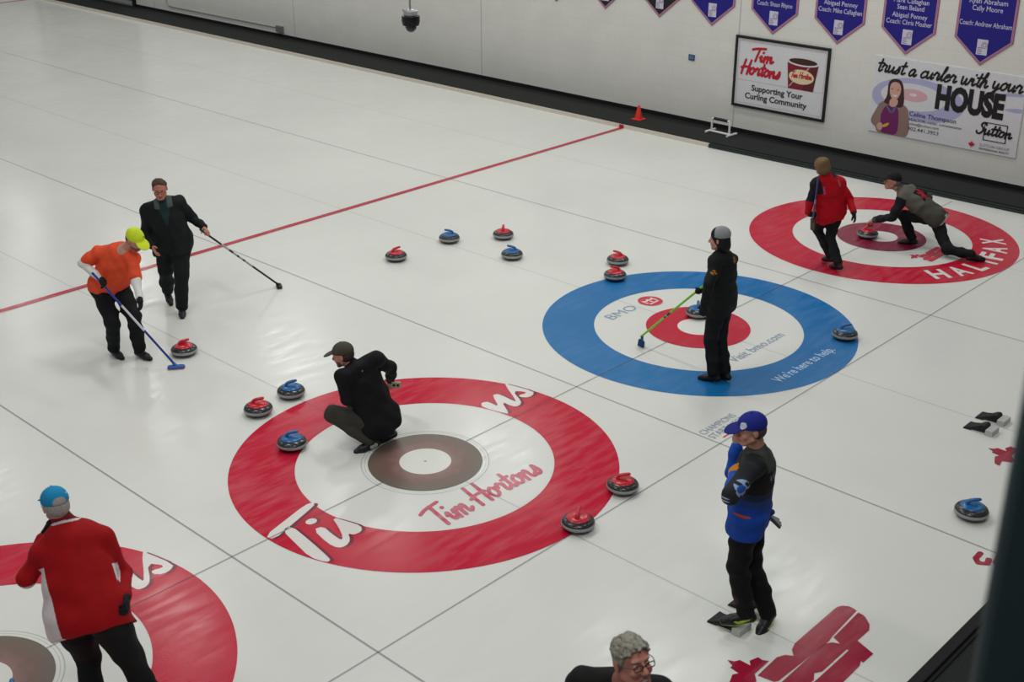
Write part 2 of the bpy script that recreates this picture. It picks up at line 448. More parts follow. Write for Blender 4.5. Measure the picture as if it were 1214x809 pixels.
# ---- maple leaf emblem painted behind each house, a small one in the far house
LA = [(-.131,-4.089),(-.077,-4.041),(.003,-4.017),(.576,-4.012),(.62,-4.015),(.663,-4.035),(.692,-4.078),(.690,-4.12),(.681,-4.15),(.268,-4.178),(.2,-4.19),(-.45,-4.163),(-.48,-4.144),(-.5,-4.02),(-.23,-4.008),(-.164,-4.038)]
LB = [(-.6,-4.24),(-.52,-4.185),(.145,-4.180),(.205,-4.215),(.229,-4.265),(.262,-4.19),(.67,-4.17),(.665,-4.215),(.649,-4.245),(.591,-4.31),(.527,-4.342),(.352,-4.341),(.292,-4.505),(.146,-4.501),(.157,-4.478),(.10,-4.5),(-.3,-4.51),(-.6,-4.51),(-.62,-4.45),(-.6,-4.354),(.2025,-4.352),(.205,-4.336),(-.145,-4.336),(-.199,-4.304),(-.267,-4.34),(-.55,-4.34),(-.62,-4.3)]
LC = [(-.503,-3.762),(-.482,-3.808),(-.441,-3.829),(-.442,-3.92),(-.399,-3.885),(-.323,-3.908),(-.329,-3.948),(-.304,-3.991),(-.5,-3.995),(-.56,-4.05),(-.62,-4.05),(-.66,-3.97),(-.76,-3.99),(-.75,-3.94),(-.697,-3.913),(-.617,-3.882),(-.573,-3.906),(-.562,-3.827),(-.532,-3.824)]
def emblem(cx, cy, s, mm, ox=0., oy=0.):
    f = Flat()
    for q in (LA, LB, LC):
        f.poly([(cx+(a-ox)*s, cy+(b-oy)*s) for a, b in q])
    return f.build('painted_emblem', mm, ice(.003), floor)
emblem(0, 0, 1, M_CRIM); emblem(P, 0, 1, M_CRIM)
emblem(2*P-.18, -.85, .47, M_ROUND, 0, -4.2)
f = Flat(); f.stroke([(2.10,-4.50),(2.0,-4.505),(1.95,-4.55),(1.99,-4.61),(2.06,-4.59)], .05); f.stroke([(2.05,-4.66),(2.25,-4.62)], .06)
f.build('painted_emblem', M_CRIM, ice(.003), floor)

# ---- dark walkway behind the ice and along the block wall
M_CARPET = mat('dark rubber carpet', '2c2e2d', .9, spec=.15, noise=.25, nscale=60, bump=.4, bscale=200)
M_BLACK = mat('black rubber', '0d0f0f', .7, spec=.3)
M_CREAM = mat('cream kick board', 'd2cabc', .6, noise=.05)
M_DKGREEN = mat('dark edging', '1b2322', .55, spec=.35)
bm = MB()
bm.box((-1.35,YEND-2.6,.02),(25.4,5.1,.06)); o = struct(bm.build('trim_1', M_CARPET)); o['label'] = 'dark carpeted floor behind the ice'
bm = MB(); bm.box((-1.35,YEND-.03,.035),(25.3,.09,.09)); bm.box((-1.35,YEND-.10,.025),(25.3,.02,.08)); bm.build('edging', M_BLACK, o, bevel=.01)
def slab(name, near, far, z0, z1, m):
    """raised strip with a stepped plan: near and far edges given as (x, y)"""
    vs = []; n = len(near)
    for (a, b) in zip(near, far):
        vs += [(a[0],a[1],z0),(a[0],a[1],z1),(b[0],b[1],z1),(b[0],b[1],z0)]
    fs = []
    for i in range(n-1):
        for q in range(4):
            r = (q+1) % 4
            fs.append((i*4+q, i*4+r, i*4+4+r, i*4+4+q))
    fs += [(3,2,1,0), tuple((n-1)*4+q for q in range(4))]
    b = MB(); b.add(vs, fs); return b.build(name, m)
wk = struct(slab('trim_2', [(11.03,46),(11.03,4.5),(11.10,1.7),(11.15,-1.1),(11.2,-5)], [(11.68,46),(11.70,6),(11.76,1.7),(11.80,-1.1),(11.85,-5)], .0, .085, M_CARPET))
wk['label'] = 'dark raised walkway along the block wall'
bm = MB(); bm.box((11.012,25.25,.034),(.03,41.5,.068)); bm.build('kick_board', M_CREAM, wk)
bm = MB(); bm.box((10.994,6.45,.034),(.006,.1,.068)); bm.build('hog_line_mark', M_HOG, wk)
M_STRIPE = mat('edging lip', '3a4443', .5)
for (x0,y0),(x1,y1) in (((11.01,4.5),(11.085,1.7)),((11.085,1.7),(11.135,-1.1)),((11.135,-1.1),(11.19,-5))):
    bm = MB()
    a = math.atan2(y1-y0, x1-x0); l = math.hypot(x1-x0, y1-y0)
    R = Matrix.Rotation(a, 3, 'Z'); c = ((x0+x1)/2,(y0+y1)/2)
    bm.box((c[0],c[1],.036),(l,.07,.07), R); bm.build('edging', M_DKGREEN, wk, bevel=.008)
    bm = MB(); bm.box((c[0]-.036,c[1],.028),(l,.012,.012), R); bm.build('edging_lip', M_STRIPE, wk)
gut = struct(slab('trim_3', [(11.66,46),(11.66,6),(11.70,1.7),(11.72,-1.1),(11.75,-5)], [(12.3,46),(12.3,6),(12.3,1.7),(12.3,-1.1),(12.3,-5)], -.04, .03, M_BLACK))
gut['label'] = 'black gutter between walkway and wall'

# ---- block wall
def block_mat():
    m = bpy.data.materials.new('painted concrete block'); m.use_nodes = True
    nt = m.node_tree; b = nt.nodes['Principled BSDF']; L = nt.links.new
    geo = nt.nodes.new('ShaderNodeNewGeometry')
    sp = nt.nodes.new('ShaderNodeSeparateXYZ'); L(geo.outputs['Position'], sp.inputs[0])
    cb = nt.nodes.new('ShaderNodeCombineXYZ'); L(sp.outputs['Y'], cb.inputs['X']); L(sp.outputs['Z'], cb.inputs['Y'])
    br = nt.nodes.new('ShaderNodeTexBrick'); br.inputs['Scale'].default_value = 1
    br.inputs['Brick Width'].default_value = .4; br.inputs['Row Height'].default_value = .2
    br.inputs['Mortar Size'].default_value = .006; br.inputs['Mortar Smooth'].default_value = .6
    br.inputs['Color1'].default_value = lin('dad8d3'); br.inputs['Color2'].default_value = lin('d7d5d0'); br.inputs['Mortar'].default_value = lin('d2d0cb')
    L(cb.outputs[0], br.inputs['Vector']); 
    n = nt.nodes.new('ShaderNodeTexNoise'); n.inputs['Scale'].default_value = 1.5; n.inputs['Detail'].default_value = 5; L(geo.outputs['Position'], n.inputs['Vector'])
    mr = nt.nodes.new('ShaderNodeMapRange'); mr.inputs['To Min'].default_value = .93; mr.inputs['To Max'].default_value = 1.06; L(n.outputs['Fac'], mr.inputs['Value'])
    mx = nt.nodes.new('ShaderNodeMix'); mx.data_type = 'RGBA'; mx.blend_type = 'MULTIPLY'; mx.inputs['Factor'].default_value = 1
    L(br.outputs['Color'], mx.inputs[6]); L(mr.outputs['Result'], mx.inputs[7]); L(mx.outputs[2], b.inputs['Base Color'])
    b.inputs['Roughness'].default_value = .55; b.inputs['Specular IOR Level'].default_value = .3
    bp = nt.nodes.new('ShaderNodeBump'); bp.inputs['Strength'].default_value = .15; bp.inputs['Distance'].default_value = .005; bp.invert = True
    L(br.outputs['Fac'], bp.inputs['Height']); L(bp.outputs['Normal'], b.inputs['Normal'])
    return m
M_WALL = block_mat()
DY0, DY1 = 24.8, 30.6
bm = MB()
bm.box((XW+.1,(DY0-6)/2,3.53),(.2,DY0+6,7.0)); bm.box((XW+.1,(DY1+46)/2,3.53),(.2,46-DY1,7.0)); bm.box((XW+.1,(DY0+DY1)/2,5.0),(.2,DY1-DY0,4.06))
wall = struct(bm.build('wall_right', M_WALL)); wall['label'] = 'pale grey painted block wall'
M_JOINT = mat('joint sealant', 'b2b2ae', .8)
for y in (23.88, 17.61, 11.19, 4.80, -1.6):
    bm = MB(); bm.box((XW-.001,y,3.5),(.004,.018,6.9)); bm.build('joint', M_JOINT, wall)
bm = MB(); bm.box((XW-.006,(DY0-6)/2,.065),(.012,DY0+6,.07)); bs = struct(bm.build('baseboard_right', M_BLACK))
# the wide doorway far down the wall
dr = struct(bpy.data.objects.new('door_1', None)); COL.objects.link(dr); dr['label'] = 'dark wide doorway opening in the far part of the wall'
M_DARK = mat('dark of unlit interior', '0c0f0d', .5); M_GREYST = mat('grey threshold', '7d827e', .7)
bm = MB(); bm.box((XW+.35,(DY0+DY1)/2,1.5),(.05,DY1-DY0+.3,3.2)); bm.build('unlit_interior', M_DARK, dr)  # near-black sheet stands in for the unlit space beyond the opening
bm = MB()
for y in (DY0+.06, DY1-.06): bm.box((XW+.02,y,1.5),(.16,.12,3.1))
bm.box((XW+.02,(DY0+DY1)/2,3.02),(.16,DY1-DY0,.12)); bm.build('door_frame', M_BLACK, dr)
bm = MB(); bm.box((XW+.12,(DY0+DY1)/2,.06),(.3,DY1-DY0-.2,.05)); bm.build('threshold', M_GREYST, dr)

# ================================================================== ON THE WALL
def wmap(y_left, z0, off):
    """sign space: u to the right as seen from the ice, v up"""
    return lambda u, v: (XW-off, y_left-u, z0+v)
W_WHITE = mat('sign white', 'd2d2d6', .25, spec=.5, noise=.02)
W_BLACK = mat('sign black', '121114', .5)
W_RED = mat('sign red', 'b4132c', .5)
W_LRED = mat('sign thin red line', 'c58a94', .5)

def board(parent, name, w, h, th, m, bev=.004):
    bm = MB(); bm.box((-th/2, -w/2, h/2), (th, w, h)); return bm.build(name, m, parent, bevel=bev)
def sign(name, label, cat, y_left, z0):
    return thing(name, label, cat, (XW, y_left, z0))
def smap(off): return lambda u, v: (-off, -u, v)

# coffee sponsor sign
w, h = 1.885, 1.252
s1 = sign('sponsor_sign', 'framed white coffee shop sign with red script and a picture of a red cup', 'sign', 4.835, .502)
board(s1, 'panel', w, h, .02, W_WHITE)
bm = MB()
for c, d in (((-.02,-w/2,.022),(.045,w,.044)),((-.02,-w/2,h-.022),(.045,w,.044)),((-.02,-.022,h/2),(.045,.044,h-.088)),((-.02,-w+.022,h/2),(.045,.044,h-.088))):
    bm.box(c, d)
bm.build('frame', W_BLACK, s1, bevel=.004)['label'] = 'black frame'
f = Flat(); f.frame(.075,.075,w-.075,h-.075,.006); f.rect(.08,h*.385,w-.08,h*.385+.006)
f.build('border_line', W_LRED, smap(.022), s1)
for t, x, y, ww, xh in (('Tim', .36, .672, .43, .115), ('Hortons', .15, .475, .79, .125)):
    f = Flat(); script_flat(f, t, x, h*y, ww, xh, .045, .3); f.build('lettering', W_RED, smap(.0235), s1)['label'] = 'red script lettering'
for t, x, y, ww in (('Supporting Your', .39, .255, 1.04), ('Curling Community', .265, .135, 1.26)):
    f = Flat(); text_flat(f, t, x, h*y, ww, .105, .026); f.build('lettering', W_BLACK, smap(.0235), s1)['label'] = 'black lettering'
M_CUP = mat('cup dark red', '7a1424', .4); M_CUP2 = mat('cup shade', '5a0e1c', .4); M_CRM = mat('cup cream', 'd9c9a4', .5); M_COFFEE = mat('coffee brown', '3a1d18', .3)
f = Flat(); f.poly([(1.075,.93),(1.125,.475),(1.62,.475),(1.685,.93)]); cup = f.build('cup_picture', M_CUP, smap(.0235), s1)
f = Flat(); f.poly([(1.40,.475),(1.62,.475),(1.685,.93),(1.56,.90)]); f.build('cup_shade', M_CUP2, smap(.0240), cup)
f = Flat(); f.stroke([(1.15,.52),(1.26,.66)], .012); f.stroke([(1.44,.80),(1.50,.87)], .012)
f.disc((1.38,.955), .325, ry=.075); f.build('cup_rim', W_WHITE, smap(.0245), cup)
f = Flat(); f.disc((1.38,.96), .275, ry=.055); f.build('coffee', M_COFFEE, smap(.025), cup)
f = Flat(); f.disc((1.37,.70), .245, ry=.125); f.build('cup_label', M_CRM, smap(.025), cup)
f = Flat(); script_flat(f, 'Tim Horton', 1.165, .675, .41, .055, .018, .3); f.build('cup_lettering', W_RED, smap(.0255), cup)

# realtor board
w, h = 2.52, 1.255
s2 = sign('advertising_board', 'wide white realtor board with a woman pictured and black HOUSE lettering', 'sign', 2.12, .510)
board(s2, 'panel', w, h, .02, W_WHITE)
M_LAV = mat('lavender print', 'a9a8cc', .4); M_PINK = mat('pink print', 'd3a4ab', .4)
def clipped(f, c, rx, ry, n=96):
    f.poly([(min(max(c[0]+rx*math.cos(2*PI*i/n), .004), w-.004), min(max(c[1]+ry*math.sin(2*PI*i/n), .004), h-.004)) for i in range(n)])
f = Flat(); clipped(f, (.80,.63), .80, .345); f.build('picture_ring', M_LAV, smap(.0205), s2)
f = Flat(); clipped(f, (.72,.67), .56, .215); f.build('picture_ring', W_WHITE, smap(.0210), s2)
f = Flat(); clipped(f, (.72,.70), .25, .10); f.build('picture_ring', M_PINK, smap(.0215), s2)
f = Flat(); clipped(f, (.72,.71), .065, .026); f.build('picture_ring', W_WHITE, smap(.0220), s2)
f = Flat(); f.poly(chaikin([(2.05,.92),(2.25,.985),(2.515,1.0),(2.515,.95),(2.3,.93)],2)); f.poly(chaikin([(2.2,.72),(2.36,.755),(2.515,.77),(2.515,.70),(2.36,.69)],2)); f.build('picture_ring', M_LAV, smap(.0205), s2)
# pictured woman: flat print
M_HAIRP = mat('print hair', '3a1f26', .5); M_FACEP = mat('print skin', 'c99c8e', .5); M_PLUM = mat('print plum', '6e1a5c', .5); M_TAN = mat('print tan', '8d7068', .5)
M_YEL = mat('print yellow', 'd0a12c', .5); M_TURQ = mat('print blue beads', '3c7c9c', .5)
def uv(px, py):
    """fractions read off the board itself: left edge leans, so undo it"""
    v = (py - (32 + (px-125)*.1455))/568.
    xl = 125-63*v; xr = 1245-100*v
    return ((px-xl)/(xr-xl)*w, h*(1-v))
def pic(pts, name, m, off, par=None, sm=2):
    f = Flat(); f.poly([(max(a, .004), max(b, .004)) for a, b in chaikin([uv(*p) for p in pts], sm)]); return f.build(name, m, smap(off), par or s2)
por = pic([(165,365),(120,440),(82,505),(95,540),(125,560),(130,605),(345,648),(385,590),(382,500),(375,420),(340,390),(250,375)], 'portrait', M_TAN, .0225)
por['label'] = 'printed picture of a smiling dark haired woman in a plum top and tan cardigan'
pic([(222,230),(255,205),(300,205),(335,230),(345,300),(345,400),(310,420),(250,400),(195,385),(185,370),(215,330)], 'hair', M_HAIRP, .0230, por)
pic([(205,390),(300,400),(305,500),(290,630),(150,605),(165,520),(160,470)], 'top', M_PLUM, .0232, por)
pic([(240,345),(300,350),(295,400),(255,415),(225,395)], 'neck', M_FACEP, .0234, por)
pic([(240,240),(275,225),(315,240),(325,290),(305,340),(275,362),(245,345),(232,300)], 'face', M_FACEP, .0240, por)
pic([(250,318),(275,325),(297,320),(285,337),(265,337)], 'smile', W_WHITE, .0245, por)
for a, b in ((252,278),(300,286)):
    f = Flat(); f.disc(uv(a,b), .014, 12, .009); f.build('eye', M_HAIRP, smap(.0245), por)
pic([(125,550),(160,520),(180,540),(175,580),(150,590)], 'hand', M_FACEP, .0245, por)
pic([(175,545),(225,525),(232,540),(200,562),(172,560)], 'banana', M_YEL, .0250, por)
f = Flat()
for i in range(9):
    t = i/8; f.disc(uv(218+60*t, 412+38*math.sin(PI*t)), .016, 10)
f.build('beads', M_TURQ, smap(.0245), por)
f = Flat(); script_flat(f, 'trust a curler with your', .07, h*.795, 2.40, .125, .032, .35)
f.build('lettering', W_BLACK, smap(.0260), s2)['label'] = 'black script lettering'
f = Flat(); text_flat(f, 'HOUSE', 1.11, h*.462, 1.12, .36, .06)
f.build('lettering', W_BLACK, smap(.0253), s2)['label'] = 'heavy black capitals'
f = Flat(); text_flat(f, 'Celina Thompson', .70, h*.295, .80, .075, .006)
f.build('lettering', mat('sign navy','2a2c62',.5), smap(.0260), s2)['label'] = 'navy lettering'
for t, y, ww, hh in (('REALTOR, curler, commentator', .232, .91, .045), ('celina@sutton.com', .178, .53, .045), ('902.441.3953', .105, .535, .062)):
    f = Flat(); text_flat(f, t, .70, h*y, ww, hh, .002); f.build('lettering', mat('sign grey','4a484c',.5), smap(.0260), s2)['label'] = 'small grey lettering'
f = Flat(); f.frame(1.965,h*.155,2.335,h*.385,.014); f.build('square_outline', W_BLACK, smap(.0263), s2)
f = Flat(); script_flat(f, 'Sutton', 1.85, h*.225, .565, .095, .03, .3)
f.build('lettering', W_BLACK, smap(.0265), s2)['label'] = 'black script in a square outline'
f = Flat(); f.poly(leaf_pts((1.80,h*.075), .058)); f.build('leaf_mark', W_RED, smap(.0265), s2)
f = Flat(); text_flat(f, 'SUTTON GROUP', 1.93, h*.075, .48, .045)
f.build('lettering', mat('sign pale grey','8e8c90',.5), smap(.0260), s2)
f = Flat(); text_flat(f, 'PROFESSIONAL REALTY', 1.93, h*.034, .48, .028, .01); f.build('lettering', W_BLACK, smap(.0265), s2)

# pennant banners
M_PUR = mat('banner blue', '150c7c', .6, noise=.06, nscale=8); M_NAV = mat('banner near black', '17131f', .6)
M_PNK = mat('banner pink edge', 'b0809a', .6); M_EDGE = mat('banner dark pink edge', '8c4a66', .6)
M_LOGO = mat('banner logo white', 'c9c6d4', .5); M_TXT = mat('banner text', 'c6c4da', .5)
BT = 3.5
def banner(y, zt, m, lines, label, wd=.93):
    b = thing('hanging_banner', label, 'banner', (XW-.001, y, zt), 0, 'pennant banners in a row along the wall')
    def pent(k):
        hw = wd/2-k; sh = .385-.12*0
        return [(-hw, sh+k*.35), (0, k*1.28), (hw, sh+k*.35), (hw, BT-zt-k), (-hw, BT-zt-k)]
    bm = MB(); q = pent(0); n = 5
    bm.add([(-.012,-u,v) for u, v in q]+[(0,-u,v) for u, v in q], [(0,1,2,3,4),(9,8,7,6,5)]+[(i,5+i,5+(i+1)%n,(i+1)%n) for i in range(n)])
    bm.build('banner_cloth', M_EDGE, b)
    for k, mm, off in ((.008, M_PNK, .0125), (.020, M_EDGE, .0130), (.026, M_PNK, .0135), (.040, m, .0140)):
        f = Flat(); f.poly(pent(k)); f.build('trim' if k < .04 else 'field', mm, smap(off), b)
    f = Flat(); f.rect(-.085,.16,.085,.395); lg = f.build('logo_tile', M_LOGO, smap(.0145), b)
    f = Flat(); f.ring((.035,.31), .022, .032, 24); f.ring((.035,.31), .044, .052, 24)
    for i in range(4): f.rect(-.07,.175+.028*i,-.005+.012*(i%2),.187+.028*i)
    f.build('logo_mark', mat('banner logo violet','7a5a94',.5), smap(.0150), lg)
    if lines:
        for t, z, wt in lines:
            f = Flat(); text_flat(f, t, -wt/2, z-zt, wt, .078, .004); f.build('lettering', M_TXT, smap(.0150), b)
banner(9.095, 1.86, M_NAV, [], 'leftmost pennant banner, only its dark tip showing', .9)
banner(7.846, 1.855, M_NAV, [], 'near black pennant banner second from the left of the row', .9)
banner(6.555, 1.850, M_NAV, [], 'near black pennant banner with white logo tile, right of another black one')
banner(5.385, 1.838, M_PUR, [], 'blue pennant banner next to the black ones, showing no lettering')
banner(4.115, 1.842, M_PUR, [('Coach: Shaun Rhyno', 2.318, .70)], 'blue pennant banner above the framed coffee sign, one line of names showing')
banner(2.862, 1.838, M_PUR, [('Abigael Penney', 2.465, .62), ('Coach: Mike Callaghan', 2.348, .80)], 'blue pennant banner showing two lines of names, between the two wall signs')
banner(1.630, 1.833, M_PUR, [('Mark Callaghan', 2.638, .60), ('Sean Beland', 2.535, .46), ('Abigael Penney', 2.41, .60), ('Coach: Chris Mosher', 2.303, .78)], 'blue pennant banner with four crowded lines of names above the realtor board')
banner(.385, 1.838, M_PUR, [('Ryan Abraham', 2.762, .60), ('Cally Moore', 2.655, .48), ('Coach: Andrew Abraham', 2.425, .83)], 'rightmost blue pennant banner, with a gap between its lines of names')

# small things on the wall
pl_ = thing('wall_plaque', 'small square blue plaque on the wall left of the coffee sign', 'plaque', (XW, 5.78, 1.165))
bm = MB(); bm.box((-.008,0,.052),(.016,.135,.108)); bm.build('plate', mat('plaque blue','26406e',.4), pl_, bevel=.004)
f = Flat(); f.rect(-.045,.07,.045,.085); f.rect(-.045,.03,.0,.055); f.rect(.015,.03,.045,.055); f.build('plaque_mark', mat('plaque pale','6c86ac',.4), lambda u,v: (-.0165,-u,v), pl_)
cd = thing('wall_conduit', 'thin grey conduit running along the wall to a small junction box', 'conduit', (XW, 20.5, .25))
bm = MB(); bm.tube([(-.012,2.75,1.8),(-.012,2.75,.25),(-.012,2.72,.08),(-.012,2.62,-.005),(-.012,2.4,-.02),(-.012,-2.2,-.01)], .012, 8); bm.build('pipe', mat('conduit grey','8b8d8b',.5), cd, sm=True)
bm = MB(); bm.box((-.03,-2.32,-.03),(.06,.26,.16)); bm.build('junction_box', mat('junction box grey','6f716f',.5), cd, bevel=.008)

# orange cone on the walkway
cn = thing('traffic_cone', 'small red orange cone on the dark walkway by the wall', 'cone', (11.46,6.42,.085))
M_CONE = mat('cone orange red', 'e02a20', .5)
bm = MB(); bm.lathe([(.075,.012),(.07,.03),(.022,.25),(.016,.262),(.005,.265)], 32); bm.build('cone_body', M_CONE, cn, sm=True)
bm = MB(); bm.box((0,0,.007),(.2,.2,.014)); bm.build('base', M_CONE, cn, bevel=.006)
# low white hurdle
hd_ = thing('practice_hurdle', 'low white pipe hurdle with a black padded bar on the walkway', 'hurdle', (11.62,4.70,.085), math.atan2(-.50,-.02)+PI/2)
M_PVC = mat('white plastic pipe', 'dededa', .35)
bm = MB(); L_ = .235
bm.tube([(0,-L_,.02),(0,L_,.02)], .02, 12)
for s in (-1, 1):
    bm.tube([(-.12,s*L_,.02),(.16,s*L_,.02)], .021, 12)
    bm.tube([(0,s*L_*.82,.02),(0,s*L_*.82,.235),(0,s*L_*.78,.25),(0,s*L_*.6,.255)], .019, 12)
bm.tube([(0,-L_*.7,.19),(0,L_*.7,.19)], .008, 8)
bm.build('pipe_frame', M_PVC, hd_, sm=True)
bm = MB(); bm.tube([(0,-L_*.62,.255),(0,L_*.62,.255)], .028, 14); bm.build('padded_bar', W_BLACK, hd_, sm=True)['label'] = 'black foam bar'

# dome camera hanging over the ice
dc = thing('hanging_camera', 'black dome camera hanging on a grey rod above the ice', 'camera', (2.905,3.20,3.35))
M_STEEL = mat('brushed steel', 'b9bbbb', .35, .7)
bm = MB(); bm.tube([(-.005,0,.13),(-.005,0,3.9)], .011, 10); bm.build('rod', mat('rod grey','8d8f8d',.4,.5), dc, sm=True)
bm = MB(); bm.lathe([(.075,.06),(.082,.075),(.082,.115),(.05,.13),(.02,.135)], 24); bm.box((-.02,.03,.125),(.12,.04,.02)); bm.build('mount', M_STEEL, dc)
M_CAMB = mat('camera black', '0b0c0d', .35, spec=.4)
bm = MB(); bm.lathe([(.06,-.06),(.095,-.045),(.105,.0),(.105,.06),(.09,.068)], 32); bm.build('housing', M_CAMB, dc, sm=True)
bm = MB(); bm.lathe([(.005,-.128),(.03,-.122),(.055,-.10),(.066,-.07),(.066,-.05)], 32); bm.build('dome', mat('smoked dome','14181a',.08,spec=.6), dc, sm=True)

# dark column close by on the right
co = thing('steel_column', 'dark teal painted column close by at the right edge', 'column', (-5.665,-7.375,.05))
M_TEAL = mat('dark teal paint', '10262a', .5, noise=.1, nscale=3)
co.location = (-5.63,-7.426,.06)
bm = MB(); bm.box((0,0,4.0),(.25,.25,8.0)); bm.build('shaft', M_TEAL, co, bevel=.02)
bm = MB(); bm.box((0,0,.012),(.42,.42,.024)); bm.build('base_plate', M_TEAL, co, bevel=.006)

# ================================================================== CURLING STONES
M_GRAN = mat('polished granite', '303032', .22, spec=.5, noise=.45, nscale=70)
M_BAND = mat('matte granite band', '9c9c9a', .6, noise=.25, nscale=90)
M_HRED = mat('red handle plastic', 'c4122a', .28, spec=.5)
M_HBLU = mat('blue handle plastic', '14609e', .28, spec=.5)
SR = .1455
prof = [(.062,0),(.075,.002),(.100,.008),(.122,.017),(.136,.029),(.1425,.041),(.1445,.047),(.1455,.0575),(.1445,.068),(.1425,.074),(.136,.086),(.122,.098),(.100,.107),(.075,.1125),(.03,.114)]
def stone_meshes():
    b = MB(); b.lathe(prof, 48); 
    body = b
    bd = MB(); bd.lathe([(.1430,.043),(.1462,.047),(.1470,.0575),(.1462,.068),(.1430,.072)], 48, cap=False)
    return body, bd
def handle_mb():
    b = MB()
    b.lathe([(.099,.1045),(.102,.109),(.097,.115),(.075,.123),(.045,.129),(.02,.131)], 36)
    # gooseneck: rises at the back of the plate, then runs forward as a grip
    pts = [(-.044,0,.116),(-.048,0,.132),(-.043,0,.148),(-.026,0,.160),(.0,0,.1665),(.030,0,.170),(.058,0,.173),(.068,0,.173)]
    rs = [.030,.0225,.0195,.0190,.0185,.0180,.0165,.010]
    b.tube(pts, rs, 12, flat=.8)
    return b
_body, _band = stone_meshes()
stones = []
S0 = None
def stone(x, y, color, ang, label):
    global S0
    grp = 'red handled curling stones' if color == 'red' else 'blue handled curling stones'
    if S0 is None:
        r = thing('curling_stone', label, 'curling stone', (x,y,.0005), 0, grp)
        g = _body.build('granite_body', M_GRAN, r, sm=True); g['label'] = 'dark polished granite body'
        bd = _band.build('striking_band', M_BAND, g, sm=True)
        h = handle_mb().build('handle', M_HRED, r, sm=True)
        S0 = (r, g, bd, h)
    else:
        r = S0[0].copy(); COL.objects.link(r); r['label'] = label; r['group'] = grp
        g = S0[1].copy(); COL.objects.link(g); g.parent = r
        bd = S0[2].copy(); COL.objects.link(bd); bd.parent = g
        h = S0[3].copy(); COL.objects.link(h); h.parent = r
    h.data = HND[color] if color in HND else h.data
    h['label'] = color + ' plastic handle'
    r.location = (x, y, .0005); r.rotation_euler = (0,0,ang)
    return r
_h1 = handle_mb().build('handle', M_HRED, None, sm=True); _h2 = handle_mb().build('handle', M_HBLU, None, sm=True)
HND = {'red': _h1.data, 'blue': _h2.data}
bpy.data.objects.remove(_h1); bpy.data.objects.remove(_h2)
RRX, RRY, NX, NY = .685, -.728, -.728, -.686     # rightward and nearward on the ice, as seen from the stand
def A(right, near):
    return math.atan2(right*RRY+near*NY, right*RRX+near*NX)
stone(-.178,3.747,'red',A(1,-.4),'red handled curling stone in front of the brush of the man in the orange shirt')
stone(-.484,1.955,'red',A(1,-.2),'red handled curling stone outside the near red ring, beside a blue one')
stone(-.009,2.032,'blue',A(1,-.35),'blue handled curling stone outside the near red ring, behind a red one')
stone(-.692,1.134,'blue',A(1,-.2),'blue handled curling stone lying on the red ring left of the crouching man')
stone(.856,-1.693,'red',A(1,.0),'red handled curling stone at the right rim of the near red house')
stone(.106,-1.804,'red',A(.25,-1),'red handled curling stone on the lower right rim of the near red house')
stone(3.479,4.279,'red',A(1,-.6),'leftmost of the four curling stones near the red line, red handle')
stone(4.472,4.279,'blue',A(-1,-.1),'blue handled curling stone second from left in the group near the red line')
stone(5.093,3.836,'red',A(.05,-1),'red handled curling stone farthest right at the back of the group near the red line')
stone(4.587,3.191,'blue',A(-1,-.25),'blue handled curling stone nearest the front of the group near the red line')
stone(5.388,2.019,'red',A(-1,-.5),'red handled curling stone behind another red one just outside the blue ring')
stone(4.926,1.689,'red',A(-1,.0),'red handled curling stone touching the upper left edge of the blue ring')
stone(4.644,.19,'blue',A(.1,-1),'blue handled curling stone in the blue house, half hidden by the woman in black')
stone(5.267,-1.424,'blue',A(1,-.05),'blue handled curling stone at the right edge of the blue ring')
STH = stone(8.603,.124,'red',A(1,-.2),'red handled curling stone held by the sliding player')
stone(2.596,-4.184,'blue',A(1,.1),'blue handled curling stone alone on the ice at right, by the dark column')
stone(-4.31,-.42,'blue',A(-.2,-1),'blue handled curling stone in the corner house at bottom left, only its handle tip showing')

# ================================================================== HACKS
M_RUB = mat('hack rubber', '141414', .7, noise=.2, nscale=80, bump=.3)
M_HWHT = mat('hack white block', 'b9bab8', .5, noise=.06)
def hack(x, y, label):
    t = thing('hack', label, 'hack', (x, y, .0005), 0, 'rubber footholds set in the ice')
    prof_ = [(-.10,0),(-.10,.012),(-.04,.028),(.02,.050),(.06,.076),(.09,.082),(.11,.07),(.12,.03),(.12,0)]
    bm = MB(); n = len(prof_)
    # foot rest runs from its low lip (far side) up to the rounded heel (near side)
    wd = [.085,.085,.062,.05,.052,.06,.06,.056,.056]
    bm.add([(-a, -b, c) for (b, c), a in zip(prof_, wd)] + [(a, -b, c) for (b, c), a in zip(prof_, wd)],
           [tuple(range(n)), tuple(range(2*n-1, n-1, -1))] + [(i, n+i, n+(i+1)%n, (i+1)%n)[::-1] for i in range(n)])
    bm.build('foot_rest', M_RUB, t)
    bm = MB(); bm.box((0,-.155,.028),(.16,.075,.056)); bm.box((0,-.04,.004),(.15,.22,.008)); bm.build('block', M_HWHT, t, bevel=.006)['label'] = 'white block and base plate'
    return t
hack(4.194,-3.503,'nearer black rubber foothold with white block, on the ice right of the blue house')
hack(4.481,-3.496,'farther black rubber foothold with white block, partly behind the dark column')
hack(-.146,-3.487,'black rubber foothold under the shoe of the man in the blue jacket')
hack(.141,-3.482,'black rubber foothold behind the feet of the man in the blue jacket')

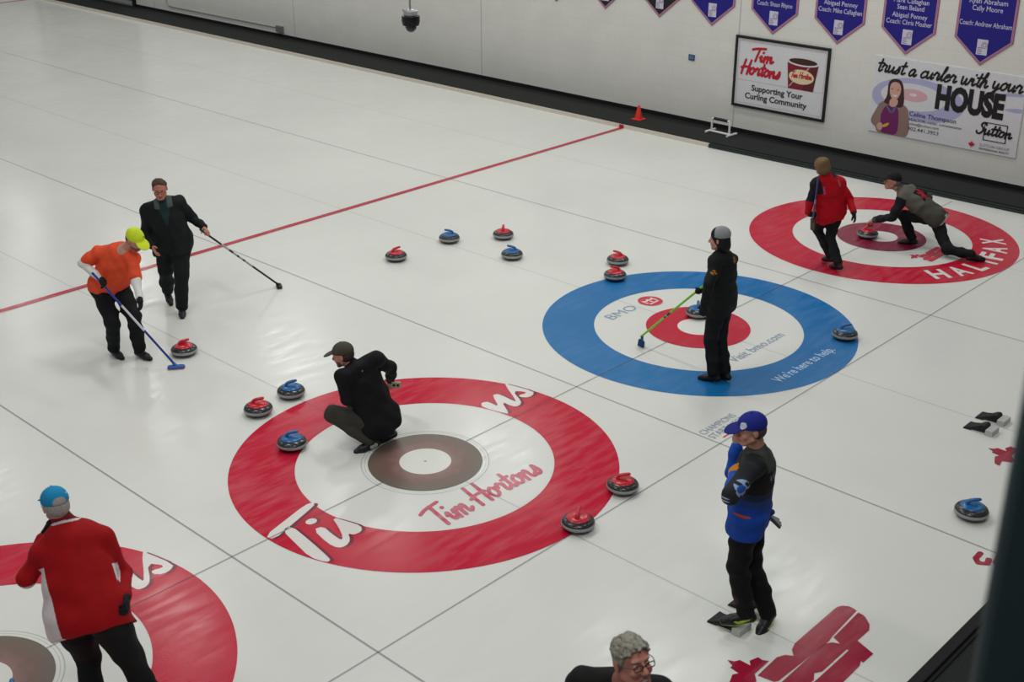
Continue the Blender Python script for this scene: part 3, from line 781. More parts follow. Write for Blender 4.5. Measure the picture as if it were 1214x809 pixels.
# ================================================================== BROOMS
def broom(label, hand, length, foot, bands, hcol, pcol, headdir, hl=.20, r=.0125, lift=.034, hw=.036):
    """hand: the point where it is held; bands = [(fraction, colour)...] from the top down"""
    hand, foot = XV(hand), XV(foot)
    t = thing('curling_broom', label, 'broom', (foot.x, foot.y, foot.z))
    d = (hand-foot-XV((0,0,lift))).normalized(); ln = length
    N = 40; pts = []; mis = []; mats = []
    base = XV((0,0,lift))
    names = []
    for fr, c in bands:
        if c not in names: names.append(c)
    for i in range(N+1): pts.append(base + d*(.02+(ln-.05)*i/N))
    for i in range(N):
        f = 1-(i+.5)/N; c = bands[-1][1]
        for fr, cc in bands:
            if f <= fr: c = cc; break
        mis.append(names.index(c))
    bm = MB(); bm.tube(pts, r, 12, mis=mis)
    bm.build('handle', [mat('broom '+c, c, .35) for c in names], t, sm=True)
    h = XV(headdir).normalized(); u = XV((0,0,1)) if abs(h.z) < .5 else XV((1,0,0))
    s = h.cross(u).normalized(); u = s.cross(h)
    R = Matrix((h, s, u)).transposed()
    bm = MB(); n = 20; vs = []
    lv = [(.010,.82,.9),(.014,1,1),(.028,1,1),(.038,.9,.8),(.042,.7,.5)]
    for z, kx, ky in lv:
        for i in range(n):
            a = 2*PI*i/n; ca, sa = math.cos(a), math.sin(a)
            x = hl/2*kx*math.copysign(abs(ca)**.55, ca); y = hw*ky*math.copysign(abs(sa)**.55, sa)
            vs.append(R @ XV((x,y,z)))
    fs = []
    for k in range(len(lv)-1):
        for i in range(n): fs.append((k*n+i, k*n+(i+1)%n, (k+1)*n+(i+1)%n, (k+1)*n+i))
    fs += [tuple(range(n-1,-1,-1)), tuple((len(lv)-1)*n+i for i in range(n))]
    bm.add(vs, fs)
    bm.tube([R @ XV((0,0,.03)), base + d*.05], [.02,.015], 12)
    bm.build('brush_head', mat('broom head '+hcol, hcol, .4), t, sm=True)
    bm = MB(); bm.box(R @ XV((0,0,.006)), (hl*.9,hw*1.75,.011), R); bm.build('brush_pad', mat('broom pad '+pcol, pcol, .8), t, bevel=.004)
    return t
LP_ = 76
PO = {
 'A':dict(Q=(-0.596,4.234,0),elR=(-0.895,4.405,1.118),haR=(-0.890,4.049,0.977),pelvis=(-0.672,4.314,0.824),neck=(-0.588,3.992,1.313),head=(-0.558,3.829,1.440),shL=(-0.578,3.893,1.201),shR=(-0.743,4.301,1.219),elL=(-0.682,3.699,1.012),haL=(-0.805,3.441,0.871),fac=(-0.345,-0.939,0.000),h=1.75,anR=(-0.731,4.288,0.090),toR=(-0.733,4.087,0.030),anL=(-0.559,4.038,0.090),toL=(-0.518,3.793,0.030),hfac=(0.142,-0.842,-0.521)),
 'B':dict(Q=(0.501,4.974,0),pelvis=(0.542,4.931,0.911),neck=(0.473,4.917,1.381),head=(0.421,4.870,1.556),shL=(0.637,4.831,1.351),shR=(0.326,5.044,1.284),elL=(0.790,4.826,1.106),haL=(0.752,4.527,1.007),elR=(0.316,5.124,1.007),haR=(0.255,4.865,0.834),fac=(-0.575,-0.818,0.000),h=1.74,anL=(0.468,4.770,0.090),toL=(0.356,4.603,0.030),toR=(0.526,5.118,0.030),anR=(0.558,5.210,0.140),hfac=(-0.547,-0.805,-0.232)),
 'C':dict(Q=(-0.088,0.663,0),pelvis=(-0.038,0.581,0.251),neck=(-0.164,0.774,0.807),head=(-0.225,0.853,0.917),shL=(-0.334,0.735,0.764),shR=(0.032,0.681,0.849),knL=(-0.402,0.851,0.357),knR=(-0.052,0.946,0.311),elL=(-0.340,0.698,0.540),haL=(-0.249,0.689,0.455),elR=(0.248,0.718,0.656),haR=(0.362,0.874,0.399),fac=(0.101,0.995,0.000),h=1.76,anL=(-0.188,0.554,0.090),toL=(-0.314,0.603,0.030),anR=(0.053,0.571,0.090),toR=(-0.067,0.611,0.030),hfac=(-0.500,0.828,-0.254)),
 'D':dict(Q=(3.444,-0.913,0),pelvis=(3.448,-0.917,0.876),neck=(3.407,-0.903,1.411),head=(3.399,-0.865,1.552),shL=(3.270,-0.918,1.350),shR=(3.632,-0.865,1.266),elL=(3.074,-0.986,1.164),haL=(3.090,-0.929,0.863),elR=(3.556,-0.744,1.027),haR=(3.250,-0.751,1.008),fac=(-0.265,0.964,0.000),h=1.68,anL=(3.283,-0.986,0.090),toL=(3.237,-0.815,0.030),anR=(3.404,-1.054,0.090),toR=(3.423,-0.859,0.030),hfac=(-0.329,0.939,-0.101)),
 'E':dict(Q=(0.053,-3.611,0),pelvis=(-0.013,-3.541,0.930),neck=(0.014,-3.555,1.457),head=(-0.055,-3.525,1.652),shL=(-0.171,-3.636,1.433),shR=(0.164,-3.480,1.290),elL=(-0.452,-3.643,1.324),haL=(-0.167,-3.475,1.355),elR=(0.183,-3.253,1.092),haR=(0.163,-3.284,1.422),fac=(-0.375,0.927,0.000),h=1.82,anL=(-0.133,-3.658,0.170),toL=(-0.278,-3.511,0.120),anR=(0.064,-3.739,0.090),toR=(-0.006,-3.745,0.030),hfac=(-0.783,0.602,-0.157)),
 'F':dict(Q=(7.331,-0.106,0),elL=(6.996,0.162,0.918),haL=(7.003,0.096,0.737),pelvis=(7.244,-0.014,0.749),neck=(7.174,0.090,1.209),head=(7.148,0.132,1.335),shL=(7.058,0.140,1.123),shR=(7.320,-0.051,1.116),elR=(7.421,-0.159,0.900),haR=(7.270,-0.343,0.737),fac=(0.488,0.873,0.000),h=1.58,anR=(7.146,-0.252,0.100),anL=(7.278,-0.054,0.120),hfac=(0.570,0.812,-0.120),toR=(7.190,-0.130,0.030),toL=(7.322,0.068,0.040)),
 'G':dict(Q=(8.801,-0.414,0),pelvis=(8.831,-0.708,0.452),neck=(8.656,-0.259,0.767),head=(8.599,-0.155,0.877),shL=(8.538,-0.353,0.706),shR=(8.934,-0.263,0.692),knL=(8.711,-0.318,0.393),elL=(8.419,-0.303,0.436),haL=(8.615,0.115,0.195),elR=(9.140,-0.437,0.585),haR=(9.214,-0.286,0.313),fac=(-0.608,0.794,0.000),h=1.75,anL=(8.744,-0.469,0.090),toL=(8.681,-0.307,0.030),knR=(8.605,-1.050,0.110),anR=(8.676,-1.374,0.100),toR=(8.874,-1.585,0.040),hfac=(-0.682,0.725,0.100)),
 'H':dict(Q=(-3.975,-1.033,0),elL=(-4.160,-0.661,1.095),haL=(-3.890,-0.511,1.307),neck=(-3.854,-0.709,1.403),head=(-3.886,-0.661,1.533),shL=(-4.038,-0.675,1.232),shR=(-3.716,-0.899,1.291),elR=(-3.644,-0.954,1.014),haR=(-3.789,-1.239,0.984),fac=(0.793,0.610,0.000),h=1.76,pelvis=(-3.975,-1.033,0.900),anL=(-4.061,-1.087,0.090),anR=(-3.709,-1.360,0.090),toL=(-3.988,-0.956,0.030),toR=(-3.635,-1.229,0.030),hfac=(0.134,0.945,-0.298)),
 'I':dict(Q=(-2.869,-4.612,0),pelvis=(-2.869,-4.612,1.000),neck=(-2.814,-4.554,1.621),head=(-2.910,-4.685,1.877),shL=(-2.693,-4.711,1.566),shR=(-2.970,-4.417,1.632),elL=(-2.859,-4.950,1.272),haL=(-3.115,-5.148,1.146),elR=(-3.232,-4.548,1.324),haR=(-3.428,-4.818,1.231),fac=(-0.530,-0.848,0.000),h=1.9,anL=(-2.766,-4.722,0.090),anR=(-2.971,-4.503,0.090),toL=(-2.839,-4.852,0.030),toR=(-3.045,-4.634,0.030),hfac=(-0.285,-0.909,0.304)),
}
BLK = (0.325,0.749,0.440)
GLV = ((0.089,-3.649,0.908),(0.154,-3.718,0.857))
BRF = ((6.961,0.082,0.612),(6.954,0.061,1.241))

# ================================================================== PEOPLE
def nv(v):
    v = np.asarray(v, float); return v/np.linalg.norm(v)
UPV = np.array([0,0,1.])
class Body:
    """smooth union of tapered limbs and rounded masses, turned into one continuous skin"""
    def __init__(s): s.ops = []
    def rc(s, a, b, r1, r2, col=None, k=.02, sq=None, mode='u', lim=None):
        s.ops.append(('rc', np.asarray(a,float), np.asarray(b,float), r1, r2, col, k, sq, mode)); return s
    def el(s, c, ax, r, col=None, k=.02, mode='u'):
        s.ops.append(('el', np.asarray(c,float), np.asarray(ax,float), np.asarray(r,float), None, col, k, None, mode)); return s
    def cut(s, n, p, k=0.):
        """keep the side where (x-p).n < 0"""
        s.ops.append(('pl', nv(n), np.asarray(p,float), None, None, None, k, None, 'i')); return s
    @staticmethod
    def dist(op, X):
        t = op[0]
        if t == 'rc':
            _, a, b, r1, r2, col, k, sq, mode = op
            if sq is not None:
                ax, fa = sq
                X = X + ((X-a)@ax)[..., None]*(fa-1)*ax; b = b + ((b-a)@ax)*(fa-1)*ax
            ba = b-a; L2 = ba@ba
            if L2 < 1e-10: return np.linalg.norm(X-a, axis=-1)-r1
            h = np.clip(((X-a)@ba)/L2, 0, 1)
            return np.linalg.norm(X-a-h[..., None]*ba, axis=-1) - (r1+(r2-r1)*h)
        if t == 'el':
            q = (X-op[1])@op[2].T
            k0 = np.linalg.norm(q/op[3], axis=-1); k1 = np.linalg.norm(q/(op[3]**2), axis=-1)+1e-9
            return k0*(k0-1)/k1
        return (X-op[2])@op[1]
    @staticmethod
    def bbox(op):
        if op[0] == 'rc':
            a, b, r = op[1], op[2], max(op[3], op[4]); return np.minimum(a,b)-r, np.maximum(a,b)+r
        r = op[3].max(); return op[1]-r, op[1]+r
    def mesh(s, name, h, m, parent, paint=(), fold=0., seed=0, org=(0,0,0)):
        un = [o for o in s.ops if o[0] != 'pl' and o[8] == 'u']
        bb = [s.bbox(o) for o in un]
        lo = np.min([b[0] for b in bb], 0)-3*h-.02; hi = np.max([b[1] for b in bb], 0)+3*h+.02
        dims = np.ceil((hi-lo)/h).astype(int)+1
        V = np.full(dims, .15, np.float32)
        ax = [lo[i]+h*np.arange(dims[i]) for i in range(3)]
        for o in s.ops:
            if o[0] == 'pl':
                D = (ax[0][:,None,None]-o[2][0])*o[1][0]+(ax[1][None,:,None]-o[2][1])*o[1][1]+(ax[2][None,None,:]-o[2][2])*o[1][2]
                V = np.maximum(V, D.astype(np.float32)); continue
            b0, b1 = s.bbox(o); mg = o[6]+2*h+.012
            i0 = np.clip(np.floor((b0-mg-lo)/h).astype(int), 0, dims); i1 = np.clip(np.ceil((b1+mg-lo)/h).astype(int)+1, 0, dims)
            sl = tuple(slice(a, b) for a, b in zip(i0, i1))
            X = np.stack(np.meshgrid(ax[0][sl[0]], ax[1][sl[1]], ax[2][sl[2]], indexing='ij'), -1)
            D = s.dist(o, X); W = V[sl]; k = o[6]
            if o[8] == 'u':
                hh = np.maximum(k-np.abs(W-D), 0)/max(k,1e-6); V[sl] = np.minimum(W, D)-hh*hh*k*.25
            else:
                hh = np.maximum(k-np.abs(W+D), 0)/max(k,1e-6); V[sl] = np.maximum(W, -D)+hh*hh*k*.25
        if fold:
            rg = np.random.RandomState(seed)
            F = np.zeros(dims, np.float32)
            for _ in range(6):
                kv = rg.normal(size=3); kv[2] *= 1.6; kv *= rg.uniform(22, 60)/np.linalg.norm(kv); ph = rg.uniform(0, 6.28)
                F += np.sin((kv[0]*ax[0])[:,None,None]+(kv[1]*ax[1])[None,:,None]+(kv[2]*ax[2])[None,None,:]+ph).astype(np.float32)
            V = V + fold*F/2.2
        I = V < 0
        cnt = np.zeros(dims-1, np.int8)
        cor = [(i,j,k) for i in (0,1) for j in (0,1) for k in (0,1)]
        n0, n1, n2 = dims-1
        for i,j,k in cor: cnt += I[i:i+n0, j:j+n1, k:k+n2]
        mask = (cnt > 0) & (cnt < 8); cells = np.argwhere(mask)
        idx = np.full(mask.shape, -1, np.int32); idx[mask] = np.arange(len(cells))
        pos = np.zeros((len(cells),3)); num = np.zeros(len(cells))
        for a in cor:
            for d in range(3):
                if a[d]: continue
                b = list(a); b[d] = 1
                va = V[cells[:,0]+a[0], cells[:,1]+a[1], cells[:,2]+a[2]]; vb = V[cells[:,0]+b[0], cells[:,1]+b[1], cells[:,2]+b[2]]
                cr = (va < 0) != (vb < 0); t = np.where(cr, va/np.where(cr, va-vb, 1), 0)
                q = np.tile(np.array(a, float), (len(cells),1)); q[:,d] += t
                pos += q*cr[:,None]; num += cr
        vert = lo+h*(cells+pos/num[:,None])
        quads = []
        for d in range(3):
            A_ = np.moveaxis(I, d, 0); E = A_[:-1] != A_[1:]; ins = A_[:-1]
            ids = np.moveaxis(idx, d, 0)      # remaining axes keep their order
            e = np.argwhere(E[:, 1:-1, 1:-1]); e[:,1:] += 1
            i, j, k = e.T
            q = np.stack([ids[i,j-1,k-1], ids[i,j,k-1], ids[i,j,k], ids[i,j-1,k]], 1)
            fl = ins[i,j,k].copy()
            if d == 1: fl = ~fl
            q[~fl] = q[~fl][:, ::-1]
            quads.append(q)
        quads = np.concatenate(quads); quads = quads[(quads >= 0).all(1)]
        # colours: nearest part wins, then painted areas
        col = np.zeros((len(vert),4), np.float32); best = np.full(len(vert), 9.)
        for o in un:
            if o[5] is None: continue
            D = s.dist(o, vert); w = D < best; best[w] = D[w]; col[w] = lin(o[5])
        for fn, c in paint:
            col[fn(vert)] = lin(c)
        me = bpy.data.meshes.new(name)
        me.vertices.add(len(vert)); me.vertices.foreach_set('co', (vert-np.asarray(org)).astype(np.float32).ravel())
        nq = len(quads); me.loops.add(nq*4); me.polygons.add(nq)
        me.loops.foreach_set('vertex_index', quads.astype(np.int32).ravel())
        me.polygons.foreach_set('loop_start', np.arange(0, nq*4, 4, dtype=np.int32))
        try: me.polygons.foreach_set('loop_total', np.full(nq, 4, np.int32))
        except Exception: pass
        me.polygons.foreach_set('use_smooth', np.ones(nq, bool))
        me.update(calc_edges=True)
        at = me.attributes.new('Col', 'FLOAT_COLOR', 'POINT'); at.data.foreach_set('color', col.ravel())
        me.materials.append(m)
        me.validate()
        return link(name, me, None, parent)

def ik(a, b, l1, l2, hint):
    """middle joint of a two bone limb"""
    a = np.asarray(a); b = np.asarray(b); d = b-a; L = np.linalg.norm(d); d = d/L
    if L >= (l1+l2)*.999: return a+d*L*l1/(l1+l2)
    x = (L*L+l1*l1-l2*l2)/(2*L); y = math.sqrt(max(l1*l1-x*x, 0))
    hv = np.asarray(hint, float); hv = hv-d*(hv@d); hv = nv(hv)
    return a+d*x+hv*y

def hand_ops(B, w, hd, pn, side, s, col, grow=0., curl=.35, thumb=.3, k=.005):
    """palm, four unequal jointed fingers and a thumb; side +1 left hand, -1 right hand"""
    hd = nv(hd); pn = np.asarray(pn, float); pn = nv(pn-hd*(pn@hd)); lat = np.cross(hd, pn)*(-side)   # towards the thumb
    B.el(w+hd*.050*s, np.array([hd,lat,pn]), np.array([.058,.042,.017])*s+grow, col, .012)
    cs = [curl]*4 if not isinstance(curl, (list,tuple)) else curl
    for i, (o, ln) in enumerate(((.031,.072),(.0105,.080),(-.0105,.074),(-.031,.058))):
        p = w+hd*.094*s*(1-.12*abs(i-1.2)/2)+lat*o*s; a = 0; d = hd
        for seg, (fr, bend) in enumerate(((.45,.6),(.31,1.35),(.24,1.0))):
            a += bend*cs[i]; d = hd*math.cos(a)+pn*math.sin(a)
            q = p+d*ln*fr*s; r = (.0092-.0009*seg)*s+grow
            B.rc(p, q, r, r-.0006, col, k); p = q
    p = w+hd*.025*s+lat*.030*s
    d1 = nv(hd*(.75-.3*thumb)+lat*(.7-.5*thumb)+pn*(.2+.9*thumb)); q = p+d1*.045*s
    d2 = nv(hd*.9+lat*(.25-.4*thumb)+pn*(.2+.8*thumb)); t = q+d2*.033*s
    B.rc(w+hd*.015*s+lat*.018*s, p+d1*.01*s, .015*s+grow, .013*s+grow, col, .012)
    B.rc(p, q, .0115*s+grow, .0105*s+grow, col, k); B.rc(q, t, .0102*s+grow, .0088*s+grow, col, k)

def person(key, o, h=.005):
    """o: joints in world space plus what is worn; returns the body object"""
    J = {k: np.array(v, float) for k, v in o['j'].items() if not isinstance(v, float)}
    H = o['j']['h']; s = H/1.78; bw = o.get('bulk', 1.)
    Q = J['Q']; F = J['fac']; Lf = np.cross(UPV, F)
    pel, nek, hd = J['pelvis'], J['neck'], J['head']
    tu = nv(nek-pel); sl = nv(J['shL']-J['shR']); sl = nv(sl-tu*(sl@tu)); tf = np.cross(sl, tu)
    pl_ = nv(Lf-tu*(Lf@tu)*.3); pf = nv(np.cross(pl_, tu))
    torso = np.linalg.norm(nek-pel)
    hip = {'L': pel+pl_*.092*s*bw, 'R': pel-pl_*.092*s*bw}
    th, sh = .245*H, .250*H
    thq = {'L': (th, sh), 'R': (th, sh)}
    if 'straight' in o:
        for q in 'LR':
            kk = np.linalg.norm(hip[q]-J['an'+q])*o['straight']/(th+sh); thq[q] = (th*kk, sh*kk)
    kn, an, to, fd = {}, {}, {}, {}
    for q in 'LR':
        an[q] = J['an'+q]; to[q] = J['to'+q]
        v = to[q]-an[q]; v[2] *= .4
        fd[q] = nv(v)
        kn[q] = J['kn'+q] if 'kn'+q in J else ik(hip[q], an[q], thq[q][0], thq[q][1], nv(fd[q]*.5+F)*1.)
    SKIN = o.get('skin', 'c08a78')
    wr, hdir, pn = {}, {}, {}
    for q, sg in (('L',1),('R',-1)):
        fa = nv(J['ha'+q]-J['el'+q])
        d = np.array(o['hdir'+q], float) if 'hdir'+q in o else fa
        hdir[q] = nv(d); pn[q] = np.array(o.get('pn'+q, -sg*sl), float)
        pn[q] = nv(pn[q]-hdir[q]*(pn[q]@hdir[q]))
        if o.get('grip'+q): wr[q] = J['ha'+q]-hdir[q]*.085*s-pn[q]*.032*s
        else: wr[q] = J['ha'+q]-hdir[q]*.075*s
    # ---------- head frame
    Fh = nv(J['hfac']); Lh = nv(np.cross(UPV, Fh)+UPV*o.get('roll', 0.)); Lh = nv(Lh-Fh*(Lh@Fh)); Uh = np.cross(Fh, Lh)
    AX = np.array([Fh, Lh, Uh]); hs = o.get('hs', 1.)*(.5+.5*s)
    def hp(f, l, u): return hd+(Fh*f+Lh*l+Uh*u)*hs
    B = Body()
    # body under the clothes
    B.el(pel+tu*.02, np.array([pl_,pf,tu]), np.array([.150*bw,.095*bw,.12])*s, SKIN, .05)
    B.el(pel+tu*torso*.40, np.array([nv(pl_+sl),nv(pf+tf),tu]), np.array([.135*bw,.088*bw,.19])*s, SKIN, .06)
    B.el(pel+tu*torso*.70, np.array([sl,tf,tu]), np.array([.150,.098,.17])*s, SKIN, .06)
    for q in 'LR':
        B.rc(nek-tu*.02*s, J['sh'+q], .05*s, .052*s, SKIN, .04)
        B.rc(J['sh'+q], J['el'+q], .047*s, .038*s, SKIN, .03)
        B.rc(J['el'+q], wr[q], .039*s, .027*s, SKIN, .015)
        sg = 1 if q == 'L' else -1
        hand_ops(B, wr[q], hdir[q], pn[q], sg, s, SKIN, 0., o.get('curl'+q, .3), o.get('thumb'+q, .3))
        B.rc(hip[q], kn[q], .075*s, .052*s, SKIN, .04); B.rc(kn[q], an[q], .052*s, .036*s, SKIN, .03)
        B.rc(an[q]-UPV*.035*s, an[q]+fd[q]*.11*s-UPV*.05*s, .026*s, .018*s, SKIN, .02)
    # neck and head
    B.rc(nek-tu*.03*s, hp(-.022,0,-.055), .060*s*o.get('neckw',1.), .053*s*o.get('neckw',1.), SKIN, .03)
    B.el(hp(-.008,0,.032), AX, np.array([.096,.077,.086])*hs, SKIN, .02)
    B.el(hp(.026,0,-.042), AX, np.array([.066,.059,.068])*hs, SKIN, .03)
    B.rc(hp(.070,.012,-.094), hp(.070,-.012,-.094), .020*hs, .020*hs, SKIN, .025)
    B.rc(hp(.010,.055,-.055), hp(.06,.028,-.088), .018*hs, .016*hs, SKIN, .02); B.rc(hp(.010,-.055,-.055), hp(.06,-.028,-.088), .018*hs, .016*hs, SKIN, .02)
    B.el(hp(.078,0,.028), AX, np.array([.016,.050,.011])*hs, SKIN, .012)
    for y in (.034, -.034):
        B.el(hp(.068,y,-.028), AX, np.array([.024,.024,.022])*hs, SKIN, .015)
        B.el(hp(.092,y*.92,.006), AX, np.array([.014,.019,.012])*hs, SKIN, .008, 's')
        B.el(hp(.077,y*.92,.006), AX, np.array([.0125,.0135,.0125])*hs, SKIN, .003)
        B.el(hp(-.006,math.copysign(.080,y),-.002), AX, np.array([.019,.009,.031])*hs, SKIN, .008)
    B.rc(hp(.090,0,.014), hp(.112,0,-.026), .0085*hs, .0135*hs, SKIN, .010)
    B.rc(hp(.102,.012,-.030), hp(.102,-.012,-.030), .009*hs, .009*hs, SKIN, .006)
    B.el(hp(.086,0,-.060), AX, np.array([.012,.025,.0085])*hs, SKIN, .006)
    B.el(hp(.083,0,-.073), AX, np.array([.012,.020,.0075])*hs, SKIN, .006)
    def near(c, r): return lambda X: np.linalg.norm(((X-c)@AX.T)/(np.array(r)*hs), axis=-1) < 1
    pt = [(near(hp(.09,0,-.066),(.02,.023,.012)), '94544c')]
    if o.get('smile'): pt.append((near(hp(.095,0,-.066),(.02,.020,.005)), 'd8cfc4'))
    for y in (.031, -.031):
        pt += [(near(hp(.084,y,.006),(.016,.012,.006)), 'd9d4cc'), (near(hp(.088,y,.006),(.012,.0055,.006)), '33241c'), (near(hp(.09,y,.026),(.02,.018,.0042)), o.get('hair','3a2c22'))]
    if 'beard' in o:
        pt.append((lambda X: (((X-hd)@Uh) < -.045*hs) & (((X-hd)@Uh) > -.125*hs) & (((X-hd)@Fh) > .02*hs) & (np.linalg.norm(((X-hp(.09,0,-.066))@AX.T)/np.array([.02,.02,.01]), axis=-1) > 1), o['beard']))
    body = B.mesh('person', h, M_SKIN, None, pt, org=Q)
    body.location = Q
    tag(body, o['label'], 'person')
    fr = dict(pel=pel, tu=tu, sl=sl, tf=tf, torso=torso, Q=Q, J=J, hd=hd, AX=AX, hs=hs, s=s, wr=wr, hdir=hdir, pn=pn, kn=kn, an=an, hip=hip, hp=hp, nek=nek, Fh=Fh, Uh=Uh, Lh=Lh, fd=fd, to=to)
    def tc(X):
        d = X-pel; return d@sl, d@tf, (d@tu)/torso
    fr['tc'] = tc
    # ---------- trousers
    T = Body(); tcx = o['trousers']; tw = o.get('legw', 1.)
    T.el(pel+tu*.01, np.array([pl_,pf,tu]), np.array([.160*bw,.106*bw,.135])*s, tcx, .05)
    T.cut(tu, pel+tu*.13*s)
    for q in 'LR':
        T.rc(hip[q], kn[q], .096*s*bw*tw, .072*s*tw, tcx, .045)
        leg = an[q]-kn[q]
        T.rc(kn[q], kn[q]+leg*.55, .071*s*tw, .066*s*tw, tcx, .03); T.rc(kn[q]+leg*.55, kn[q]+leg*.95, .066*s*tw, .060*s*tw, tcx, .03)
    T.mesh('trousers', h, M_CLOTH, body, o.get('tpaint', lambda f: [])(fr), fold=.0055, seed=ord(key), org=Q)
    # ---------- shoes
    for q in 'LR':
        S = Body(); sc = o.get('shoes', '121214'); f = fd[q]; a = an[q]; t = to[q]
        su = nv(UPV-f*(UPV@f)); sd = np.cross(f, su)
        heel = a-f*.045*s-su*.048*s; ball = a+f*.105*s-su*.050*s; tip = a+f*.165*s-su*.055*s
        S.rc(heel, ball, .036*s, .042*s, sc, .02); S.rc(ball, tip, .042*s, .030*s, sc, .02)
        S.rc(a-f*.012*s, a+f*.05*s-su*.035*s, .044*s, .038*s, sc, .025)
        S.cut(-su, a-su*.086*s)
        sp = []
        if 'sole' in o: sp.append((lambda X, a=a, su=su, s=s: ((X-a)@su) < -.070*s, o['sole']))
        if 'shoepaint' in o: sp += o['shoepaint'](fr, q, a, f, su, sd)
        S.mesh('shoe', h, M_SHOE, body, sp, org=Q)
    # ---------- upper garment
    G = Body(); gc = o['top']; tk = o.get('thick', 1.)
    hem = o.get('hem', .12)
    G.el(pel+tu*(-.01), np.array([pl_,pf,tu]), np.array([.187*bw,.134*bw,.20])*s*tk, gc, .06)
    G.el(pel+tu*torso*.36, np.array([nv(pl_+sl),nv(pf+tf),tu]), np.array([.172*bw,.124*bw*o.get('belly',1.),.20])*s*tk, gc, .08)
    G.el(pel+tu*torso*.70, np.array([sl,tf,tu]), np.array([.182*bw**.5,.128*bw**.5,.19])*s*tk, gc, .08)
    G.rc(J['shL'], J['shR'], .068*s*tk, .068*s*tk, gc, .05)
    hr = (.097*bw*(1+(o.get('legw',1.)-1)*.8)+.008)*s
    for q in 'LR':
        v = kn[q]-hip[q]
        e = hip[q]+v*(min(1., hem*s/np.linalg.norm(v)+.08) if nv(v)@(-tu) > .75 else .02)
        G.rc(hip[q], e, hr, hr, gc, .05)
    G.cut(-tu, pel-tu*hem*s)
    for q in 'LR':
        scx = o.get('sleeve'+q, o.get('sleeve', gc)); sc2 = o.get('fore'+q, scx)
        G.rc(nek-tu*.035*s, J['sh'+q], .058*s*tk, .064*s*tk, gc, .05)
        if o.get('short'):
            e = J['sh'+q]+(J['el'+q]-J['sh'+q])*o['short']
            G.rc(J['sh'+q], e, .066*s*tk, .070*s*tk, gc, .03)
        else:
            G.rc(J['sh'+q], J['el'+q], .067*s*tk, .057*s*tk, scx, .035)
            e = J['el'+q]+(wr[q]-J['el'+q])*o.get('cuff', .93)
            G.rc(J['el'+q], e, .056*s*tk, .044*s*tk, sc2, .02)
    if o.get('collar'):
        c = o['collar']
        G.rc(nek-tu*.02*s, nek+nv(hp(-.02,0,-.05)-nek)*o.get('collarh',.035)*s, .070*s, .066*s, c, .012)
    top = G.mesh(o.get('topname', 'jacket'), h, M_CLOTH, body, o.get('paint', lambda f: [])(fr), fold=o.get('fold', .0055), seed=ord(key)+5, org=Q)
    if o.get('toplabel'): top['label'] = o['toplabel']
    fr['top'] = top
    if o.get('short') and 'sleeve' in o:
        for q in 'LR':
            U = Body(); m_ = J['sh'+q]+(J['el'+q]-J['sh'+q])*.3
            U.rc(m_, J['el'+q], .054*s, .050*s, o['sleeve'], .02); U.rc(J['el'+q], J['el'+q]+(wr[q]-J['el'+q])*.97, .049*s, .036*s, o['sleeve'], .02)
            U.mesh('undershirt_sleeve', h, M_CLOTH, body, fold=.004, seed=3, org=Q)['label'] = 'white long sleeve'
    # ---------- gloves
    for q, sg in (('L',1),('R',-1)):
        if 'glove'+q in o:
            W = Body(); hand_ops(W, wr[q], hdir[q], pn[q], sg, s, o['glove'+q], .0035, o.get('curl'+q, .3), o.get('thumb'+q, .3))
            W.rc(wr[q]-nv(wr[q]-J['el'+q])*.03*s, wr[q]+hdir[q]*.02*s, .036*s, .034*s, o.get('cuffcol', o['glove'+q]), .01)
            W.mesh('glove', h, M_CLOTH, body, org=Q)
    # ---------- hair and headgear
    if 'hair' in o and o.get('hairstyle'):
        hc = o['hair']; st = o['hairstyle']; Hh = Body()
        if st == 'short':
            Hh.el(hp(-.010,0,.034), AX, np.array([.0985,.0805,.0885])*hs, hc, .02)
            Hh.el(hp(-.045,0,-.02), AX, np.array([.056,.066,.05])*hs, hc, .03)
            Hh.cut(Fh*.84-Uh*.54, hp(o.get('hairline',.024),0,.0)); Hh.cut(-Uh, hp(0,0,-.062))
            fo = .0032
            rg = np.random.RandomState(5)
            for _ in range(o.get('tufts', 0)):
                a_, b_ = rg.uniform(-2.6, 2.6), rg.uniform(.15, 1.5)
                f0, l0, u0 = .0985*math.cos(b_)*math.cos(a_)-.010, .0805*math.cos(b_)*math.sin(a_), .0885*math.sin(b_)+.034
                if f0*.84-u0*.54 > o.get('hairline',.024)*.84+.004: continue
                p0 = hp(f0, l0, u0); p1 = hp(f0+rg.uniform(.004,.020), l0+rg.uniform(-.005,.005)+l0*.02, u0+rg.uniform(-.006,.003))
                Hh.rc(p0, p1, .0060*hs, .0040*hs, hc if rg.rand() < .6 else o.get('hair2', hc), .009)
        elif st == 'fringe':
            Hh.el(hp(-.012,0,.038), AX, np.array([.101,.083,.090])*hs, hc, .02)
            Hh.el(hp(-.045,0,-.02), AX, np.array([.058,.070,.05])*hs, hc, .03)
            Hh.el(hp(.050,0,.100), AX, np.array([.036,.054,.018])*hs, hc, .02)
            Hh.cut(Fh*.86-Uh*.51, hp(.030,0,.01)); Hh.cut(-Uh, hp(0,0,-.060))
            fo = .003
        elif st == 'bob':
            Hh.el(hp(-.012,0,.03), AX, np.array([.112,.102,.102])*hs, hc, .03)
            Hh.el(hp(-.040,0,-.03), AX, np.array([.080,.092,.075])*hs, hc, .04)
            Hh.cut(Fh*.92-Uh*.39, hp(.075,0,0)); Hh.cut(-Uh, hp(0,0,-.095))
            fo = .0055
        elif st == 'nape':
            Hh.el(hp(-.030,0,-.005), AX, np.array([.080,.083,.075])*hs, hc, .03)
            Hh.cut(Fh, hp(.0,0,0)); Hh.cut(-Uh, hp(0,0,-.07))
